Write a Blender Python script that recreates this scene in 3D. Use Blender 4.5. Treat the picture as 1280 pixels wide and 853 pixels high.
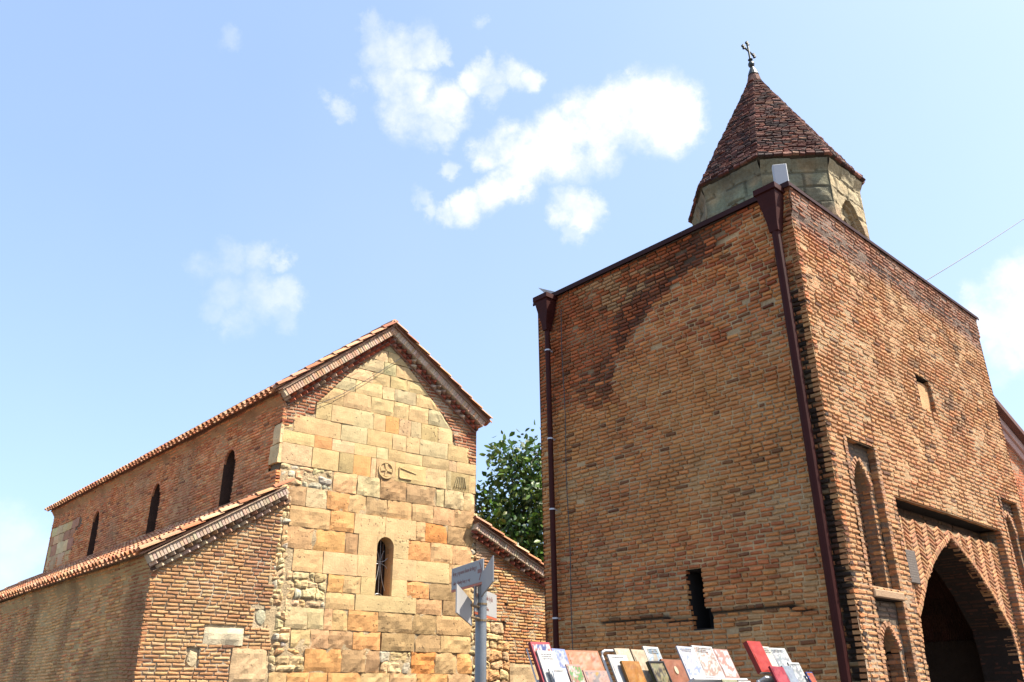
import bpy, math, random
from math import sin, cos, radians, pi, sqrt
from mathutils import Vector, noise
random.seed(7)
S = bpy.context.scene
for o in list(bpy.data.objects): bpy.data.objects.remove(o)

# ------------------------------------------------------------------ camera
PITCH, ROLL, FPX = 23.39, -0.58, 1040.8
camd = bpy.data.cameras.new('camera'); cam = bpy.data.objects.new('camera', camd)
S.collection.objects.link(cam); S.camera = cam
camd.sensor_width = 36; camd.lens = 36 * FPX / 1280; camd.clip_end = 3000; camd.clip_start = .05
cam.location = (0, 0, 1.6)
cam.rotation_mode = 'QUATERNION'
from mathutils import Matrix
cam.rotation_quaternion = (Matrix.Rotation(radians(90 + PITCH), 3, 'X') @ Matrix.Rotation(radians(ROLL), 3, 'Z')).to_quaternion()

# ------------------------------------------------------------------ light
SUN_AZ, SUN_EL = 99, 57
W = bpy.data.worlds.new('World'); S.world = W; W.use_nodes = True
nt = W.node_tree; nt.nodes.clear()
def N(t, k, **p):
    n = t.nodes.new(k)
    for a, b in p.items(): setattr(n, a, b)
    return n
out = N(nt, 'ShaderNodeOutputWorld'); bg = N(nt, 'ShaderNodeBackground'); sky = N(nt, 'ShaderNodeTexSky')
sky.sky_type = 'NISHITA'; sky.sun_disc = False; sky.sun_elevation = radians(SUN_EL); sky.sun_rotation = radians(SUN_AZ)
sky.air_density = 1.0; sky.dust_density = 3.4; sky.ozone_density = 1.0; sky.altitude = 400
bg.inputs[1].default_value = 0.15
tc = N(nt, 'ShaderNodeTexCoord')
nz = N(nt, 'ShaderNodeTexNoise'); nz.inputs['Scale'].default_value = 9; nz.inputs['Detail'].default_value = 9; nz.inputs['Roughness'].default_value = .58
nt.links.new(tc.outputs['Generated'], nz.inputs['Vector'])
w1 = N(nt, 'ShaderNodeVectorMath', operation='SUBTRACT'); nt.links.new(nz.outputs['Color'], w1.inputs[0]); w1.inputs[1].default_value = (.5, .5, .5)
w2 = N(nt, 'ShaderNodeVectorMath', operation='SCALE'); nt.links.new(w1.outputs[0], w2.inputs[0]); w2.inputs['Scale'].default_value = .06
w3a = N(nt, 'ShaderNodeVectorMath', operation='ADD'); nt.links.new(tc.outputs['Generated'], w3a.inputs[0]); nt.links.new(w2.outputs[0], w3a.inputs[1])
nzf = N(nt, 'ShaderNodeTexNoise'); nzf.inputs['Scale'].default_value = 38; nzf.inputs['Detail'].default_value = 6; nzf.inputs['Roughness'].default_value = .7
nt.links.new(tc.outputs['Generated'], nzf.inputs['Vector'])
w4 = N(nt, 'ShaderNodeVectorMath', operation='SUBTRACT'); nt.links.new(nzf.outputs['Color'], w4.inputs[0]); w4.inputs[1].default_value = (.5, .5, .5)
w5 = N(nt, 'ShaderNodeVectorMath', operation='SCALE'); nt.links.new(w4.outputs[0], w5.inputs[0]); w5.inputs['Scale'].default_value = .035
w3 = N(nt, 'ShaderNodeVectorMath', operation='ADD'); nt.links.new(w3a.outputs[0], w3.inputs[0]); nt.links.new(w5.outputs[0], w3.inputs[1])
CLOUDS = [(-0.151, 0.710, 0.688, 0.016, 0.39), (-0.149, 0.725, 0.673, 0.022, 0.58), (-0.123, 0.729, 0.674, 0.026, 0.74), (-0.096, 0.729, 0.678, 0.024, 0.70), (-0.074, 0.733, 0.677, 0.014, 0.47), (-0.137, 0.743, 0.655, 0.026, 0.78), (-0.116, 0.757, 0.643, 0.033, 0.86), (-0.121, 0.773, 0.623, 0.031, 0.86), (-0.094, 0.778, 0.621, 0.031, 0.86), (-0.071, 0.772, 0.632, 0.029, 0.86), (-0.043, 0.759, 0.650, 0.020, 0.78), (-0.020, 0.754, 0.657, 0.022, 0.86), (0.008, 0.752, 0.659, 0.022, 0.86), (0.029, 0.755, 0.655, 0.017, 0.78), (-0.016, 0.768, 0.640, 0.017, 0.62), (-0.076, 0.788, 0.611, 0.019, 0.70), (-0.192, 0.761, 0.620, 0.014, 0.35), (-0.209, 0.753, 0.624, 0.011, 0.27), (-0.177, 0.744, 0.644, 0.013, 0.23), (-0.028, 0.807, 0.590, 0.021, 1.10), (-0.007, 0.804, 0.594, 0.027, 1.20), (0.021, 0.812, 0.583, 0.037, 1.30), (0.058, 0.806, 0.589, 0.043, 1.40), (0.095, 0.793, 0.602, 0.046, 1.50), (0.127, 0.777, 0.617, 0.041, 1.50), (0.158, 0.771, 0.617, 0.045, 1.50), (0.181, 0.776, 0.604, 0.037, 1.40), (0.193, 0.763, 0.616, 0.023, 1.10), (0.140, 0.759, 0.636, 0.021, 1.10), (0.077, 0.783, 0.617, 0.023, 1.10), (0.002, 0.826, 0.564, 0.030, 1.20), (-0.022, 0.836, 0.549, 0.027, 1.10), (-0.050, 0.841, 0.538, 0.023, 1.00), (-0.074, 0.842, 0.535, 0.018, 0.85), (-0.097, 0.838, 0.537, 0.013, 0.60), (-0.106, 0.831, 0.547, 0.013, 0.50), (-0.068, 0.814, 0.576, 0.013, 0.50), (0.063, 0.843, 0.534, 0.023, 0.80), (0.079, 0.845, 0.528, 0.025, 0.90), (0.091, 0.842, 0.532, 0.018, 0.80), (0.070, 0.857, 0.511, 0.016, 0.40), (-0.345, 0.824, 0.450, 0.020, 0.32), (-0.317, 0.830, 0.460, 0.023, 0.40), (-0.288, 0.839, 0.462, 0.021, 0.36), (-0.267, 0.846, 0.461, 0.013, 0.36), (-0.318, 0.847, 0.426, 0.023, 0.32), (-0.289, 0.859, 0.423, 0.027, 0.43), (-0.263, 0.864, 0.429, 0.021, 0.47), (-0.330, 0.853, 0.404, 0.018, 0.29), (-0.310, 0.863, 0.398, 0.021, 0.32), (-0.268, 0.873, 0.407, 0.018, 0.29), (-0.293, 0.850, 0.437, 0.018, 0.22), (0.496, 0.779, 0.383, 0.020, 0.90), (0.511, 0.764, 0.393, 0.023, 1.10), (0.526, 0.754, 0.393, 0.027, 1.20), (0.506, 0.783, 0.362, 0.032, 1.20), (0.527, 0.774, 0.352, 0.039, 1.30), (0.512, 0.792, 0.334, 0.030, 0.90), (0.493, 0.795, 0.353, 0.020, 0.70), (0.502, 0.808, 0.309, 0.016, 0.30), (-0.510, 0.846, 0.158, 0.036, 0.50), (-0.490, 0.860, 0.144, 0.027, 0.35), (-0.512, 0.851, 0.119, 0.036, 0.40), (-0.300, 0.691, 0.657, 0.014, 0.28), (-0.032, 0.715, 0.699, 0.009, 0.30),
          (.62, .74, .36, .07, 1), (-.62, .76, .3, .07, .6), (.3, .2, .93, .1, .8), (-.4, .3, .86, .1, .7), (0, -.8, .6, .2, .8), (-.6, -.6, .5, .14, .8), (.7, -.2, .5, .12, .8)]
last = None
for (x, y, z, r, a) in CLOUDS:
    d = N(nt, 'ShaderNodeVectorMath', operation='DISTANCE'); nt.links.new(w3.outputs[0], d.inputs[0]); d.inputs[1].default_value = Vector((x, y, z)).normalized()
    m = N(nt, 'ShaderNodeMapRange', interpolation_type='SMOOTHSTEP'); nt.links.new(d.outputs['Value'], m.inputs[0])
    m.inputs[1].default_value = r * 1.25; m.inputs[2].default_value = r * .35; m.inputs[3].default_value = 0; m.inputs[4].default_value = a
    if last is None: last = m.outputs[0]
    else:
        q = N(nt, 'ShaderNodeMath', operation='MAXIMUM'); nt.links.new(last, q.inputs[0]); nt.links.new(m.outputs[0], q.inputs[1]); last = q.outputs[0]
nz2 = N(nt, 'ShaderNodeTexNoise'); nz2.inputs['Scale'].default_value = 13; nz2.inputs['Detail'].default_value = 8; nz2.inputs['Roughness'].default_value = .62
nt.links.new(tc.outputs['Generated'], nz2.inputs['Vector'])
mr = N(nt, 'ShaderNodeMapRange'); nt.links.new(nz2.outputs[0], mr.inputs[0]); mr.inputs[1].default_value = .32; mr.inputs[2].default_value = .68; mr.inputs[3].default_value = .1; mr.inputs[4].default_value = 1.2
mm = N(nt, 'ShaderNodeMath', operation='MULTIPLY', use_clamp=True); nt.links.new(last, mm.inputs[0]); nt.links.new(mr.outputs[0], mm.inputs[1])
hz = N(nt, 'ShaderNodeTexNoise'); hz.inputs['Scale'].default_value = 1.6; hz.inputs['Detail'].default_value = 4; nt.links.new(tc.outputs['Generated'], hz.inputs['Vector'])
hm = N(nt, 'ShaderNodeMapRange'); nt.links.new(hz.outputs[0], hm.inputs[0]); hm.inputs[1].default_value = .45; hm.inputs[2].default_value = .8; hm.inputs[3].default_value = .0; hm.inputs[4].default_value = .07
ad = N(nt, 'ShaderNodeMath', operation='ADD', use_clamp=True); nt.links.new(mm.outputs[0], ad.inputs[0]); nt.links.new(hm.outputs[0], ad.inputs[1])
mx = N(nt, 'ShaderNodeMix', data_type='RGBA'); nt.links.new(ad.outputs[0], mx.inputs['Factor']); veil = N(nt, 'ShaderNodeMix', data_type='RGBA'); veil.inputs['Factor'].default_value = .50; nt.links.new(sky.outputs[0], veil.inputs[6]); veil.inputs[7].default_value = (1.15, 1.66, 2.55, 1)
nt.links.new(veil.outputs[2], mx.inputs[6]); mx.inputs[7].default_value = (3.1, 3.1, 3.15, 1)
nt.links.new(mx.outputs[2], bg.inputs[0]); nt.links.new(bg.outputs[0], out.inputs[0])
sl = bpy.data.lights.new('sun', 'SUN'); sl.energy = 4.5; sl.angle = radians(.53); sl.color = (1, .92, .80)
sun = bpy.data.objects.new('sun', sl); S.collection.objects.link(sun)
sd = Vector((sin(radians(SUN_AZ)) * cos(radians(SUN_EL)), cos(radians(SUN_AZ)) * cos(radians(SUN_EL)), sin(radians(SUN_EL))))
sun.rotation_mode = 'QUATERNION'; sun.rotation_quaternion = sd.to_track_quat('Z', 'Y'); sun.location = sd * 60
S.view_settings.view_transform = 'Standard'; S.view_settings.look = 'None'; S.view_settings.gamma = 1; S.view_settings.exposure = 1.4
S.view_settings.use_curve_mapping = False

# ------------------------------------------------------------------ materials
def mat(name, base=None, rough=.9, bump=0, bscale=30, var=.25, vscale=6, metal=0, coat=0, trans=0, spec=.5, fine=0):
    m = bpy.data.materials.new(name); m.use_nodes = True; t = m.node_tree; b = t.nodes['Principled BSDF']
    b.inputs['Roughness'].default_value = rough; b.inputs['Metallic'].default_value = metal
    b.inputs['Coat Weight'].default_value = coat; b.inputs['Specular IOR Level'].default_value = spec
    tcn = N(t, 'ShaderNodeTexCoord')
    if base is None:
        c = N(t, 'ShaderNodeAttribute', attribute_name='Col').outputs['Color']
    else:
        r = N(t, 'ShaderNodeRGB'); r.outputs[0].default_value = (*base, 1); c = r.outputs[0]
    if var:
        for sc, am in ((vscale, var), (vscale * 9, var * .8)):
            n = N(t, 'ShaderNodeTexNoise'); n.inputs['Scale'].default_value = sc; n.inputs['Detail'].default_value = 6; n.inputs['Roughness'].default_value = .65
            t.links.new(tcn.outputs['Object'], n.inputs['Vector'])
            r = N(t, 'ShaderNodeMapRange'); t.links.new(n.outputs[0], r.inputs[0]); r.inputs[1].default_value = .25; r.inputs[2].default_value = .75
            r.inputs[3].default_value = 1 - am; r.inputs[4].default_value = 1 + am
            v = N(t, 'ShaderNodeVectorMath', operation='SCALE'); t.links.new(c, v.inputs[0]); t.links.new(r.outputs[0], v.inputs['Scale']); c = v.outputs[0]
    t.links.new(c, b.inputs['Base Color'])
    if bump:
        n = N(t, 'ShaderNodeTexNoise'); n.inputs['Scale'].default_value = bscale; n.inputs['Detail'].default_value = 8; n.inputs['Roughness'].default_value = .7
        t.links.new(tcn.outputs['Object'], n.inputs['Vector'])
        bp = N(t, 'ShaderNodeBump'); bp.inputs['Strength'].default_value = 1; bp.inputs['Distance'].default_value = bump
        t.links.new(n.outputs[0], bp.inputs['Height']); t.links.new(bp.outputs[0], b.inputs['Normal'])
    if trans:
        tr = N(t, 'ShaderNodeBsdfTranslucent'); t.links.new(c, tr.inputs[0]); ms = N(t, 'ShaderNodeMixShader'); ms.inputs[0].default_value = trans
        t.links.new(b.outputs[0], ms.inputs[1]); t.links.new(tr.outputs[0], ms.inputs[2]); t.links.new(ms.outputs[0], t.nodes['Material Output'].inputs[0])
    return m
M_brick = mat('brick', None, .92, .012, 45, .28, 5)
M_mortar = mat('mortar', None, .97, .03, 28, .25, 3)
M_stone = mat('ashlar_stone', None, .93, .010, 34, .13, 3.0)
def pits(m, sc, thr, dark):
    t = m.node_tree; b = t.nodes['Principled BSDF']; src = b.inputs['Base Color'].links[0].from_socket
    tcn = N(t, 'ShaderNodeTexCoord'); n = N(t, 'ShaderNodeTexNoise'); n.inputs['Scale'].default_value = sc; n.inputs['Detail'].default_value = 3
    n2 = N(t, 'ShaderNodeTexNoise'); n2.inputs['Scale'].default_value = 1.7; t.links.new(tcn.outputs['Object'], n2.inputs['Vector']); t.links.new(tcn.outputs['Object'], n.inputs['Vector'])
    ad_ = N(t, 'ShaderNodeMath', operation='MULTIPLY_ADD'); t.links.new(n2.outputs[0], ad_.inputs[0]); ad_.inputs[1].default_value = .35; t.links.new(n.outputs[0], ad_.inputs[2])
    r = N(t, 'ShaderNodeMapRange'); t.links.new(ad_.outputs[0], r.inputs[0]); r.inputs[1].default_value = thr; r.inputs[2].default_value = thr + .05; r.inputs[3].default_value = 1; r.inputs[4].default_value = dark
    v = N(t, 'ShaderNodeVectorMath', operation='SCALE'); t.links.new(src, v.inputs[0]); t.links.new(r.outputs[0], v.inputs['Scale']); t.links.new(v.outputs[0], b.inputs['Base Color'])
    bp = [x for x in t.nodes if x.type == 'BUMP'][0]; b2 = N(t, 'ShaderNodeBump'); b2.inputs['Distance'].default_value = .03; t.links.new(r.outputs[0], b2.inputs['Height']); t.links.new(bp.outputs[0], b2.inputs['Normal']); t.links.new(b2.outputs[0], b.inputs['Normal'])
pits(M_stone, 19, .86, .55)
M_tile = mat('roof_tile', None, .85, .006, 30, .2, 5)
M_plaster = mat('weathered_plaster', None, .95, .04, 9, .35, 2.2)
M_pipe = mat('painted_metal', (.040, .008, .006), .6, .001, 20, .2, 4, 0, .0, spec=.15)
M_coping = mat('coping_metal', (.035, .011, .009), .6, .002, 8, .2, 3, spec=.15)
M_zinc = mat('galvanised_steel', (.20, .215, .23), .45, .001, 60, .12, 8, .55)
M_clamp = mat('clamp_steel', (.45, .45, .47), .4, 0, 10, .1, 5, .4)
M_dark = mat('dark_interior', (.012, .010, .009), .9, 0, 10, .2, 5)
M_glass = mat('dark_glass', (.012, .012, .014), .12, 0, 10, 0, 5)
M_iron = mat('wrought_iron', (.38, .39, .40), .5, 0, 10, .1, 5, .3)
M_sign = mat('sign_enamel', (.29, .28, .265), .6, 0, 10, .04, 5)
M_signink = mat('sign_ink', (.20, .07, .05), .5, 0, 10, 0, 5)
M_signred = mat('sign_edge', (.42, .10, .04), .5, 0, 10, .1, 5)
M_bronze = mat('bronze', (.025, .035, .035), .5, .002, 40, .3, 12, .2)
M_white = mat('white_enamel', (.42, .42, .42), .5, 0, 10, .06, 5)
M_plaque = mat('plaque_stone', (.10, .078, .062), .8, .001, 60, .15, 9)
M_plaquetxt = mat('plaque_lettering', (.17, .14, .115), .8, 0, 10, 0, 5)
M_leaf = mat('leaves', None, .45, 0, 10, .15, 3, 0, 0, .30)
M_bark = mat('bark', (.10, .075, .05), .95, .03, 12, .3, 4)
M_paper = mat('printed_cover', None, .45, .001, 14, .14, 14, 0, .0, spec=.3)
M_page = mat('pages', (.5,.47,.4), .8, 0, 10, .06, 12)
M_ground = mat('paving', (.095, .08, .068), .95, .01, 6, .25, .6)
M_wire = mat('cable_sheath', (.05, .05, .05), .7, 0, 10, 0, 5)

# ------------------------------------------------------------------ mesh helpers
GAM = 1.28
ALB = {'brick': .90, 'mortar': .82, 'ashlar_stone': .92, 'roof_tile': .72, 'weathered_plaster': 1.0, 'leaves': 1.15, 'printed_cover': .52}
class MB:
    def __init__(s): s.v = []; s.f = []; s.c = []
    def add(s, vs, fs, col=(.5, .5, .5)):
        b = len(s.v); s.v += vs
        if isinstance(col, list): s.c += col
        else: s.c += [col] * len(vs)
        s.f += [tuple(b + i for i in f) for f in fs]
    def build(s, name, m, parent=None, smooth=False, loc=None):
        o0 = loc if loc is not None else (parent_origin(parent) if parent else Vector((0, 0, 0)))
        me = bpy.data.meshes.new(name); me.from_pydata([tuple(Vector(v) - o0) for v in s.v], [], s.f); 
        a = me.color_attributes.new('Col', 'FLOAT_COLOR', 'POINT')
        flat = []
        k_ = ALB.get(m.name, 1)
        for c in s.c: flat += [c[0] ** GAM * k_, c[1] ** GAM * k_, c[2] ** GAM * k_, 1]
        a.data.foreach_set('color', flat)
        me.materials.append(m); me.update()
        if smooth: me.polygons.foreach_set('use_smooth', [True] * len(me.polygons))
        o = bpy.data.objects.new(name, me); S.collection.objects.link(o)
        if parent: o.parent = parent
        else: o.location = o0
        return o
def parent_origin(p):
    v = Vector((0, 0, 0))
    while p is not None:
        v += p.location; p = p.parent
    return v
def tag(o, label=None, cat=None, group=None, kind=None):
    if label: o['label'] = label
    if cat: o['category'] = cat
    if group: o['group'] = group
    if kind: o['kind'] = kind
    return o
def empty(name, loc):
    o = bpy.data.objects.new(name, None); o.location = loc; o.empty_display_size = .2; S.collection.objects.link(o); return o
def az(a): a = radians(a); return Vector((sin(a), cos(a), 0))
class Fr:
    def __init__(s, o, U, V, Nn): s.o = Vector(o); s.U = U; s.V = V; s.N = Nn
    def p(s, u, z, n=0): return s.o + s.U * u + s.V * z + s.N * n
    def rot(s, u, z, ang, n=0):
        a = radians(ang); return Fr(s.p(u, z, n), s.U * cos(a) + s.V * sin(a), s.V * cos(a) - s.U * sin(a), s.N)
    def jamb(s, u, z, n, right=True):   # plane going inwards at u
        return Fr(s.p(u, z, n), -s.N, s.V, (-s.U if right else s.U))
Z = Vector((0, 0, 1))
def box(mb, F, u0, u1, z0, z1, n0, n1, col=(.5, .5, .5)):
    vs = [F.p(u, z, n) for n in (n0, n1) for z in (z0, z1) for u in (u0, u1)]
    mb.add(vs, [(0, 1, 3, 2), (4, 6, 7, 5), (0, 4, 5, 1), (2, 3, 7, 6), (0, 2, 6, 4), (1, 5, 7, 3)], col)
def rbox(mb, F, u0, u1, z0, z1, n0, n1, bv, col=(.5, .5, .5)):  # box with chamfered front edges
    vs = [F.p(*q) for q in ((u0, z0, n0), (u1, z0, n0), (u1, z1, n0), (u0, z1, n0), (u0, z0, n1 - bv), (u1, z0, n1 - bv), (u1, z1, n1 - bv), (u0, z1, n1 - bv),
                            (u0 + bv, z0 + bv, n1), (u1 - bv, z0 + bv, n1), (u1 - bv, z1 - bv, n1), (u0 + bv, z1 - bv, n1))]
    fs = [(3, 2, 1, 0), (8, 9, 10, 11)]
    for i in range(4):
        j = (i + 1) % 4; fs += [(i, j, 4 + j, 4 + i), (4 + i, 4 + j, 8 + j, 8 + i)]
    mb.add(vs, fs, col)
def tube(mb, pts, r, k=8, col=(.5, .5, .5), cap=True):
    pts = [Vector(p) for p in pts]; n = len(pts); rs = r if isinstance(r, (list, tuple)) else [r] * n; vs = []
    for i, p in enumerate(pts):
        d = (pts[min(i + 1, n - 1)] - pts[max(i - 1, 0)]).normalized()
        a = d.cross(Z if abs(d.z) < .9 else Vector((1, 0, 0))).normalized(); b = d.cross(a)
        vs += [p + (a * cos(2 * pi * j / k) + b * sin(2 * pi * j / k)) * rs[i] for j in range(k)]
    fs = [(i * k + j, i * k + (j + 1) % k, (i + 1) * k + (j + 1) % k, (i + 1) * k + j) for i in range(n - 1) for j in range(k)]
    if cap: fs += [tuple(range(k)), tuple(range((n - 1) * k, n * k))]
    mb.add(vs, fs, col)
def sc(c, k): return tuple(x * k for x in c)
def vary(c, a=.2, h=.06):
    s = 1 + random.uniform(-a, a); return tuple(max(.005, x * s * (1 + random.uniform(-h, h))) for x in c)
def mixc(a, b, t): return tuple(x + (y - x) * t for x, y in zip(a, b))
def fn(u, z, sc, seed=0): return noise.noise(Vector((u * sc, z * sc, seed * 7.31)))
def sm(a, b, x):
    t = max(0, min(1, (x - a) / (b - a))); return t * t * (3 - 2 * t)
def brick(mb, F, u0, u1, z0, z1, n, depth, col, j=.005, tilt=0):
    k = 2 if u1 - u0 > .1 else 1; iv = min(.009, (z1 - z0) * .3); R = random.uniform
    vs = []
    for i in range(k + 1):
        t = i / k; u = u0 + (u1 - u0) * t; e = .006 if i == 0 else (-.006 if i == k else 0)
        zz = tilt * (t - .5); a = R(-j, j) * .6; b = R(-j, j) * .6; nn = n + R(-j, j)
        vs += [F.p(u, z0 + a + zz, -depth + n), F.p(u, z0 + a + zz, nn - .010), F.p(u + e, z0 + iv + a + zz, nn + R(-j, j) * .4),
               F.p(u + e, z1 - iv + b + zz, nn + R(-j, j) * .4), F.p(u, z1 + b + zz, nn - .010), F.p(u, z1 + b + zz, -depth + n)]
    fs = []
    for i in range(k):
        for q in range(5): fs.append((i * 6 + q, (i + 1) * 6 + q, (i + 1) * 6 + q + 1, i * 6 + q + 1))
    fs += [(0, 1, 2, 3, 4, 5), tuple(k * 6 + q for q in (5, 4, 3, 2, 1, 0))]
    mb.add(vs, fs, col)
def sub_iv(iv, holes):
    for (a, b) in holes:
        o = []
        for (c, d) in iv:
            if b <= c or a >= d: o.append((c, d)); continue
            if a > c: o.append((c, a))
            if b < d: o.append((b, d))
        iv = o
    return iv
def brick_wall(mb, mo, F, z0, z1, spans, colf, mcolf, ch=.061, bl=(.18, .25), joint=.016, vj=.02, relief=.012, wav=.008, seed=1, nf=None, rag=.008, miss=.004, mstep=.09, jit=.005, depth=.09, tiltv=.006, mrel=.008):
    rows = int(round((z1 - z0) / ch)); R = random.uniform
    def W(u, z): return wav * 2 * fn(u, z, .6, seed)
    def MN(u, z): return -relief + mrel * 2 * fn(u, z, 3.1, seed + 3) + (nf(u, z) if nf else 0)
    for i in range(rows):
        za = z0 + i * ch
        for (a, b) in spans(za + ch * .5):
            if b - a < .02: continue
            if mo is not None:
                k = max(1, int((b - a) / mstep)); vs = []; cs = []
                for q in range(k + 1):
                    u = a + (b - a) * q / k
                    for zz in (za, za + ch):
                        vs.append(F.p(u, zz + W(u, zz), MN(u, zz))); cs.append(mcolf(u, zz))
                mo.add(vs, [(2 * q, 2 * q + 2, 2 * q + 3, 2 * q + 1) for q in range(k)], cs)
            u = a - R(0, .0)
            first = True
            while u < b - .015:
                L = R(*bl) if R(0, 1) > .16 else R(.09, .13)
                if first and i % 2: L *= .5
                first = False
                e = min(u + L, b)
                if b - e < .05: e = b
                if R(0, 1) > miss:
                    um = (u + e) / 2; w = W(um, za)
                    n = (nf(um, za) if nf else 0) + R(-.004, .006)
                    zz0 = za + vj * .5 + w + R(-.003, .003); zz1 = za + ch - vj * .5 + w + R(-.003, .003)
                    ee = e if e == b else e - joint
                    ua = u + (R(-rag, rag) if u == a else 0); ub = ee + (R(-rag, rag) if e == b else 0)
                    brick(mb, F, ua, ub, zz0, zz1, n, depth, colf(um, za), jit, R(-tiltv, tiltv))
                u = e
def stone(mb, F, u0, u1, z0, z1, n, col, rough=.012, uu=None, g=.01, seed=0, step=.07, round_=.018):
    u0 += g * .5; u1 -= g * .5; z0 += g * .5; z1 -= g * .5
    if uu: ul, ur = uu
    nx = max(2, int((u1 - u0) / step)); nzz = max(2, int((z1 - z0) / step)); vs = []; fs = []; cs = []
    sd_ = random.uniform(0, 99); t1 = random.uniform(-.005, .005); t2 = random.uniform(-.005, .005)
    cj = [random.uniform(-1, 1) * (.004 + rough * .45) for _ in range(8)]
    for j in range(-1, nzz + 2):
        for i in range(-1, nx + 2):
            ii = min(max(i, 0), nx); jj = min(max(j, 0), nzz); s_ = ii / nx; t = jj / nzz
            if uu: a = ul[0] + (ul[1] - ul[0]) * t + g * .5; b = ur[0] + (ur[1] - ur[0]) * t - g * .5
            else: a = u0 + cj[0] * (1 - t) + cj[1] * t; b = u1 + cj[2] * (1 - t) + cj[3] * t
            u = a + (b - a) * s_; z = z0 + (z1 - z0) * t + cj[4] * (1 - s_) * (1 - t) + cj[5] * s_ * t
            edge = (ii in (0, nx)) or (jj in (0, nzz))
            nn = n + rough * 1.6 * fn(u + sd_, z, 5) + rough * fn(u, z + sd_, 14) + t1 * (s_ - .5) + t2 * (t - .5)
            if edge:
                nn -= round_; e = rough * .9 * fn(u + sd_, z + 3, 9)
                if ii in (0, nx): u += e
                if jj in (0, nzz): z += e
            if i < 0 or j < 0 or i > nx or j > nzz: nn = n - .08
            vs.append(F.p(u, z, nn)); q = 1 + .12 * fn(u + sd_, z, 4) + .10 * fn(u, z + sd_, 11); cs.append(tuple(x * q for x in col))
    w = nx + 3
    for j in range(nzz + 2):
        for i in range(w - 1): fs.append((j * w + i, j * w + i + 1, (j + 1) * w + i + 1, (j + 1) * w + i))
    mb.add(vs, fs, cs)
def blob_stone(mb, F, u, z, ru, rz, n, col, k=9):
    ph = random.uniform(0, 6); rr = [random.uniform(.78, 1.12) for _ in range(k)]; vs = []; fs = []
    for lv, (s_, dn) in enumerate(((1, -.07), (1, -.012), (.86, .010), (.5, .018))):
        for i in range(k):
            a = ph + 2 * pi * i / k; c, s2 = cos(a), sin(a); e = 3.0
            den = (abs(c) ** e + abs(s2) ** e) ** (1 / e)
            vs.append(F.p(u + ru * rr[i] * c / den * s_, z + rz * rr[i] * s2 / den * s_, n + dn + random.uniform(-.006, .006)))
    for lv in range(3):
        for i in range(k): fs.append((lv * k + i, lv * k + (i + 1) % k, (lv + 1) * k + (i + 1) % k, (lv + 1) * k + i))
    fs.append(tuple(3 * k + i for i in range(k)))
    mb.add(vs, fs, col)
def qstone(mb, F, q, n, col, rough=.02, step=.035, rnd=.016):
    (a, b, c, d) = q; wu = max(b[0] - a[0], d[0] - c[0]); hz_ = max(c[1] - a[1], d[1] - b[1]); nx = max(3, int(wu / step)); nz_ = max(3, int(hz_ / step)); vs = []; cs = []
    cu = (a[0] + b[0] + c[0] + d[0]) / 4; cz = (a[1] + b[1] + c[1] + d[1]) / 4; g = .007; sd = random.uniform(0, 99); cut = [random.uniform(.05, .30) for _ in range(4)]
    for j in range(-1, nz_ + 2):
        for i in range(-1, nx + 2):
            s_ = min(max(i, 0), nx) / nx; t = min(max(j, 0), nz_) / nz_
            u = (a[0] * (1 - s_) + b[0] * s_) * (1 - t) + (c[0] * (1 - s_) + d[0] * s_) * t; z = (a[1] * (1 - s_) + b[1] * s_) * (1 - t) + (c[1] * (1 - s_) + d[1] * s_) * t
            ss_, tt = abs(2 * s_ - 1), abs(2 * t - 1); k = cut[(s_ > .5) + 2 * (t > .5)]; cor = max(0, ss_ + tt - (2 - k)) * .5
            u = cu + (u - cu) * (1 - cor); z = cz + (z - cz) * (1 - cor)
            u -= math.copysign(min(g, abs(u - cu)), u - cu) * ss_; z -= math.copysign(min(g, abs(z - cz)), z - cz) * tt
            edge = s_ in (0, 1) or t in (0, 1); nn = n + rough * 1.4 * fn(u + sd, z, 7) + rough * .8 * fn(u, z + sd, 19)
            if edge: nn -= rnd; u += .010 * fn(u + sd, z, 14); z += .010 * fn(u, z + sd, 14)
            if i < 0 or j < 0 or i > nx or j > nz_: nn = n - .07
            vs.append(F.p(u, z, nn)); m_ = 1 + .22 * fn(u + sd, z, 8); cs.append(tuple(x * m_ for x in col))
    w = nx + 3; mb.add(vs, [(j * w + i, j * w + i + 1, (j + 1) * w + i + 1, (j + 1) * w + i) for j in range(nz_ + 2) for i in range(w - 1)], cs)
def rubble(mb, F, u0, u1, z0, z1, cols, size=.15, n=0, inside=None):
    k = max(1, int(round((z1 - z0) / (size * .8)))); J = {}
    def jt(row, u): return z0 + (z1 - z0) * row / k + (.30 * size * fn(u * 7 + row * 3.3, row, 1, 5) * 2 if 0 < row < k else .02 * fn(u, row, 5, 5))
    for row in range(k):
        u = u0; off = random.uniform(.4, 1.2) * size; ed = [u0 + random.uniform(-.02, .02)]
        u = u0 + off
        while u < u1 - size * .4: ed.append(u); u += random.uniform(.7, 2.0) * size
        ed.append(u1 + random.uniform(-.02, .02))
        for a, b in zip(ed, ed[1:]):
            if b - a < .04: continue
            la, lb = random.uniform(-.12, .12) * size, random.uniform(-.12, .12) * size
            qstone(mb, F, ((a, jt(row, a)), (b, jt(row, b)), (a + la, jt(row + 1, a)), (b + lb, jt(row + 1, b))), n + random.uniform(-.012, .008), vary(mixc(random.choice(cols), (.58, .45, .28), .35), .12, .04))
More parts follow.
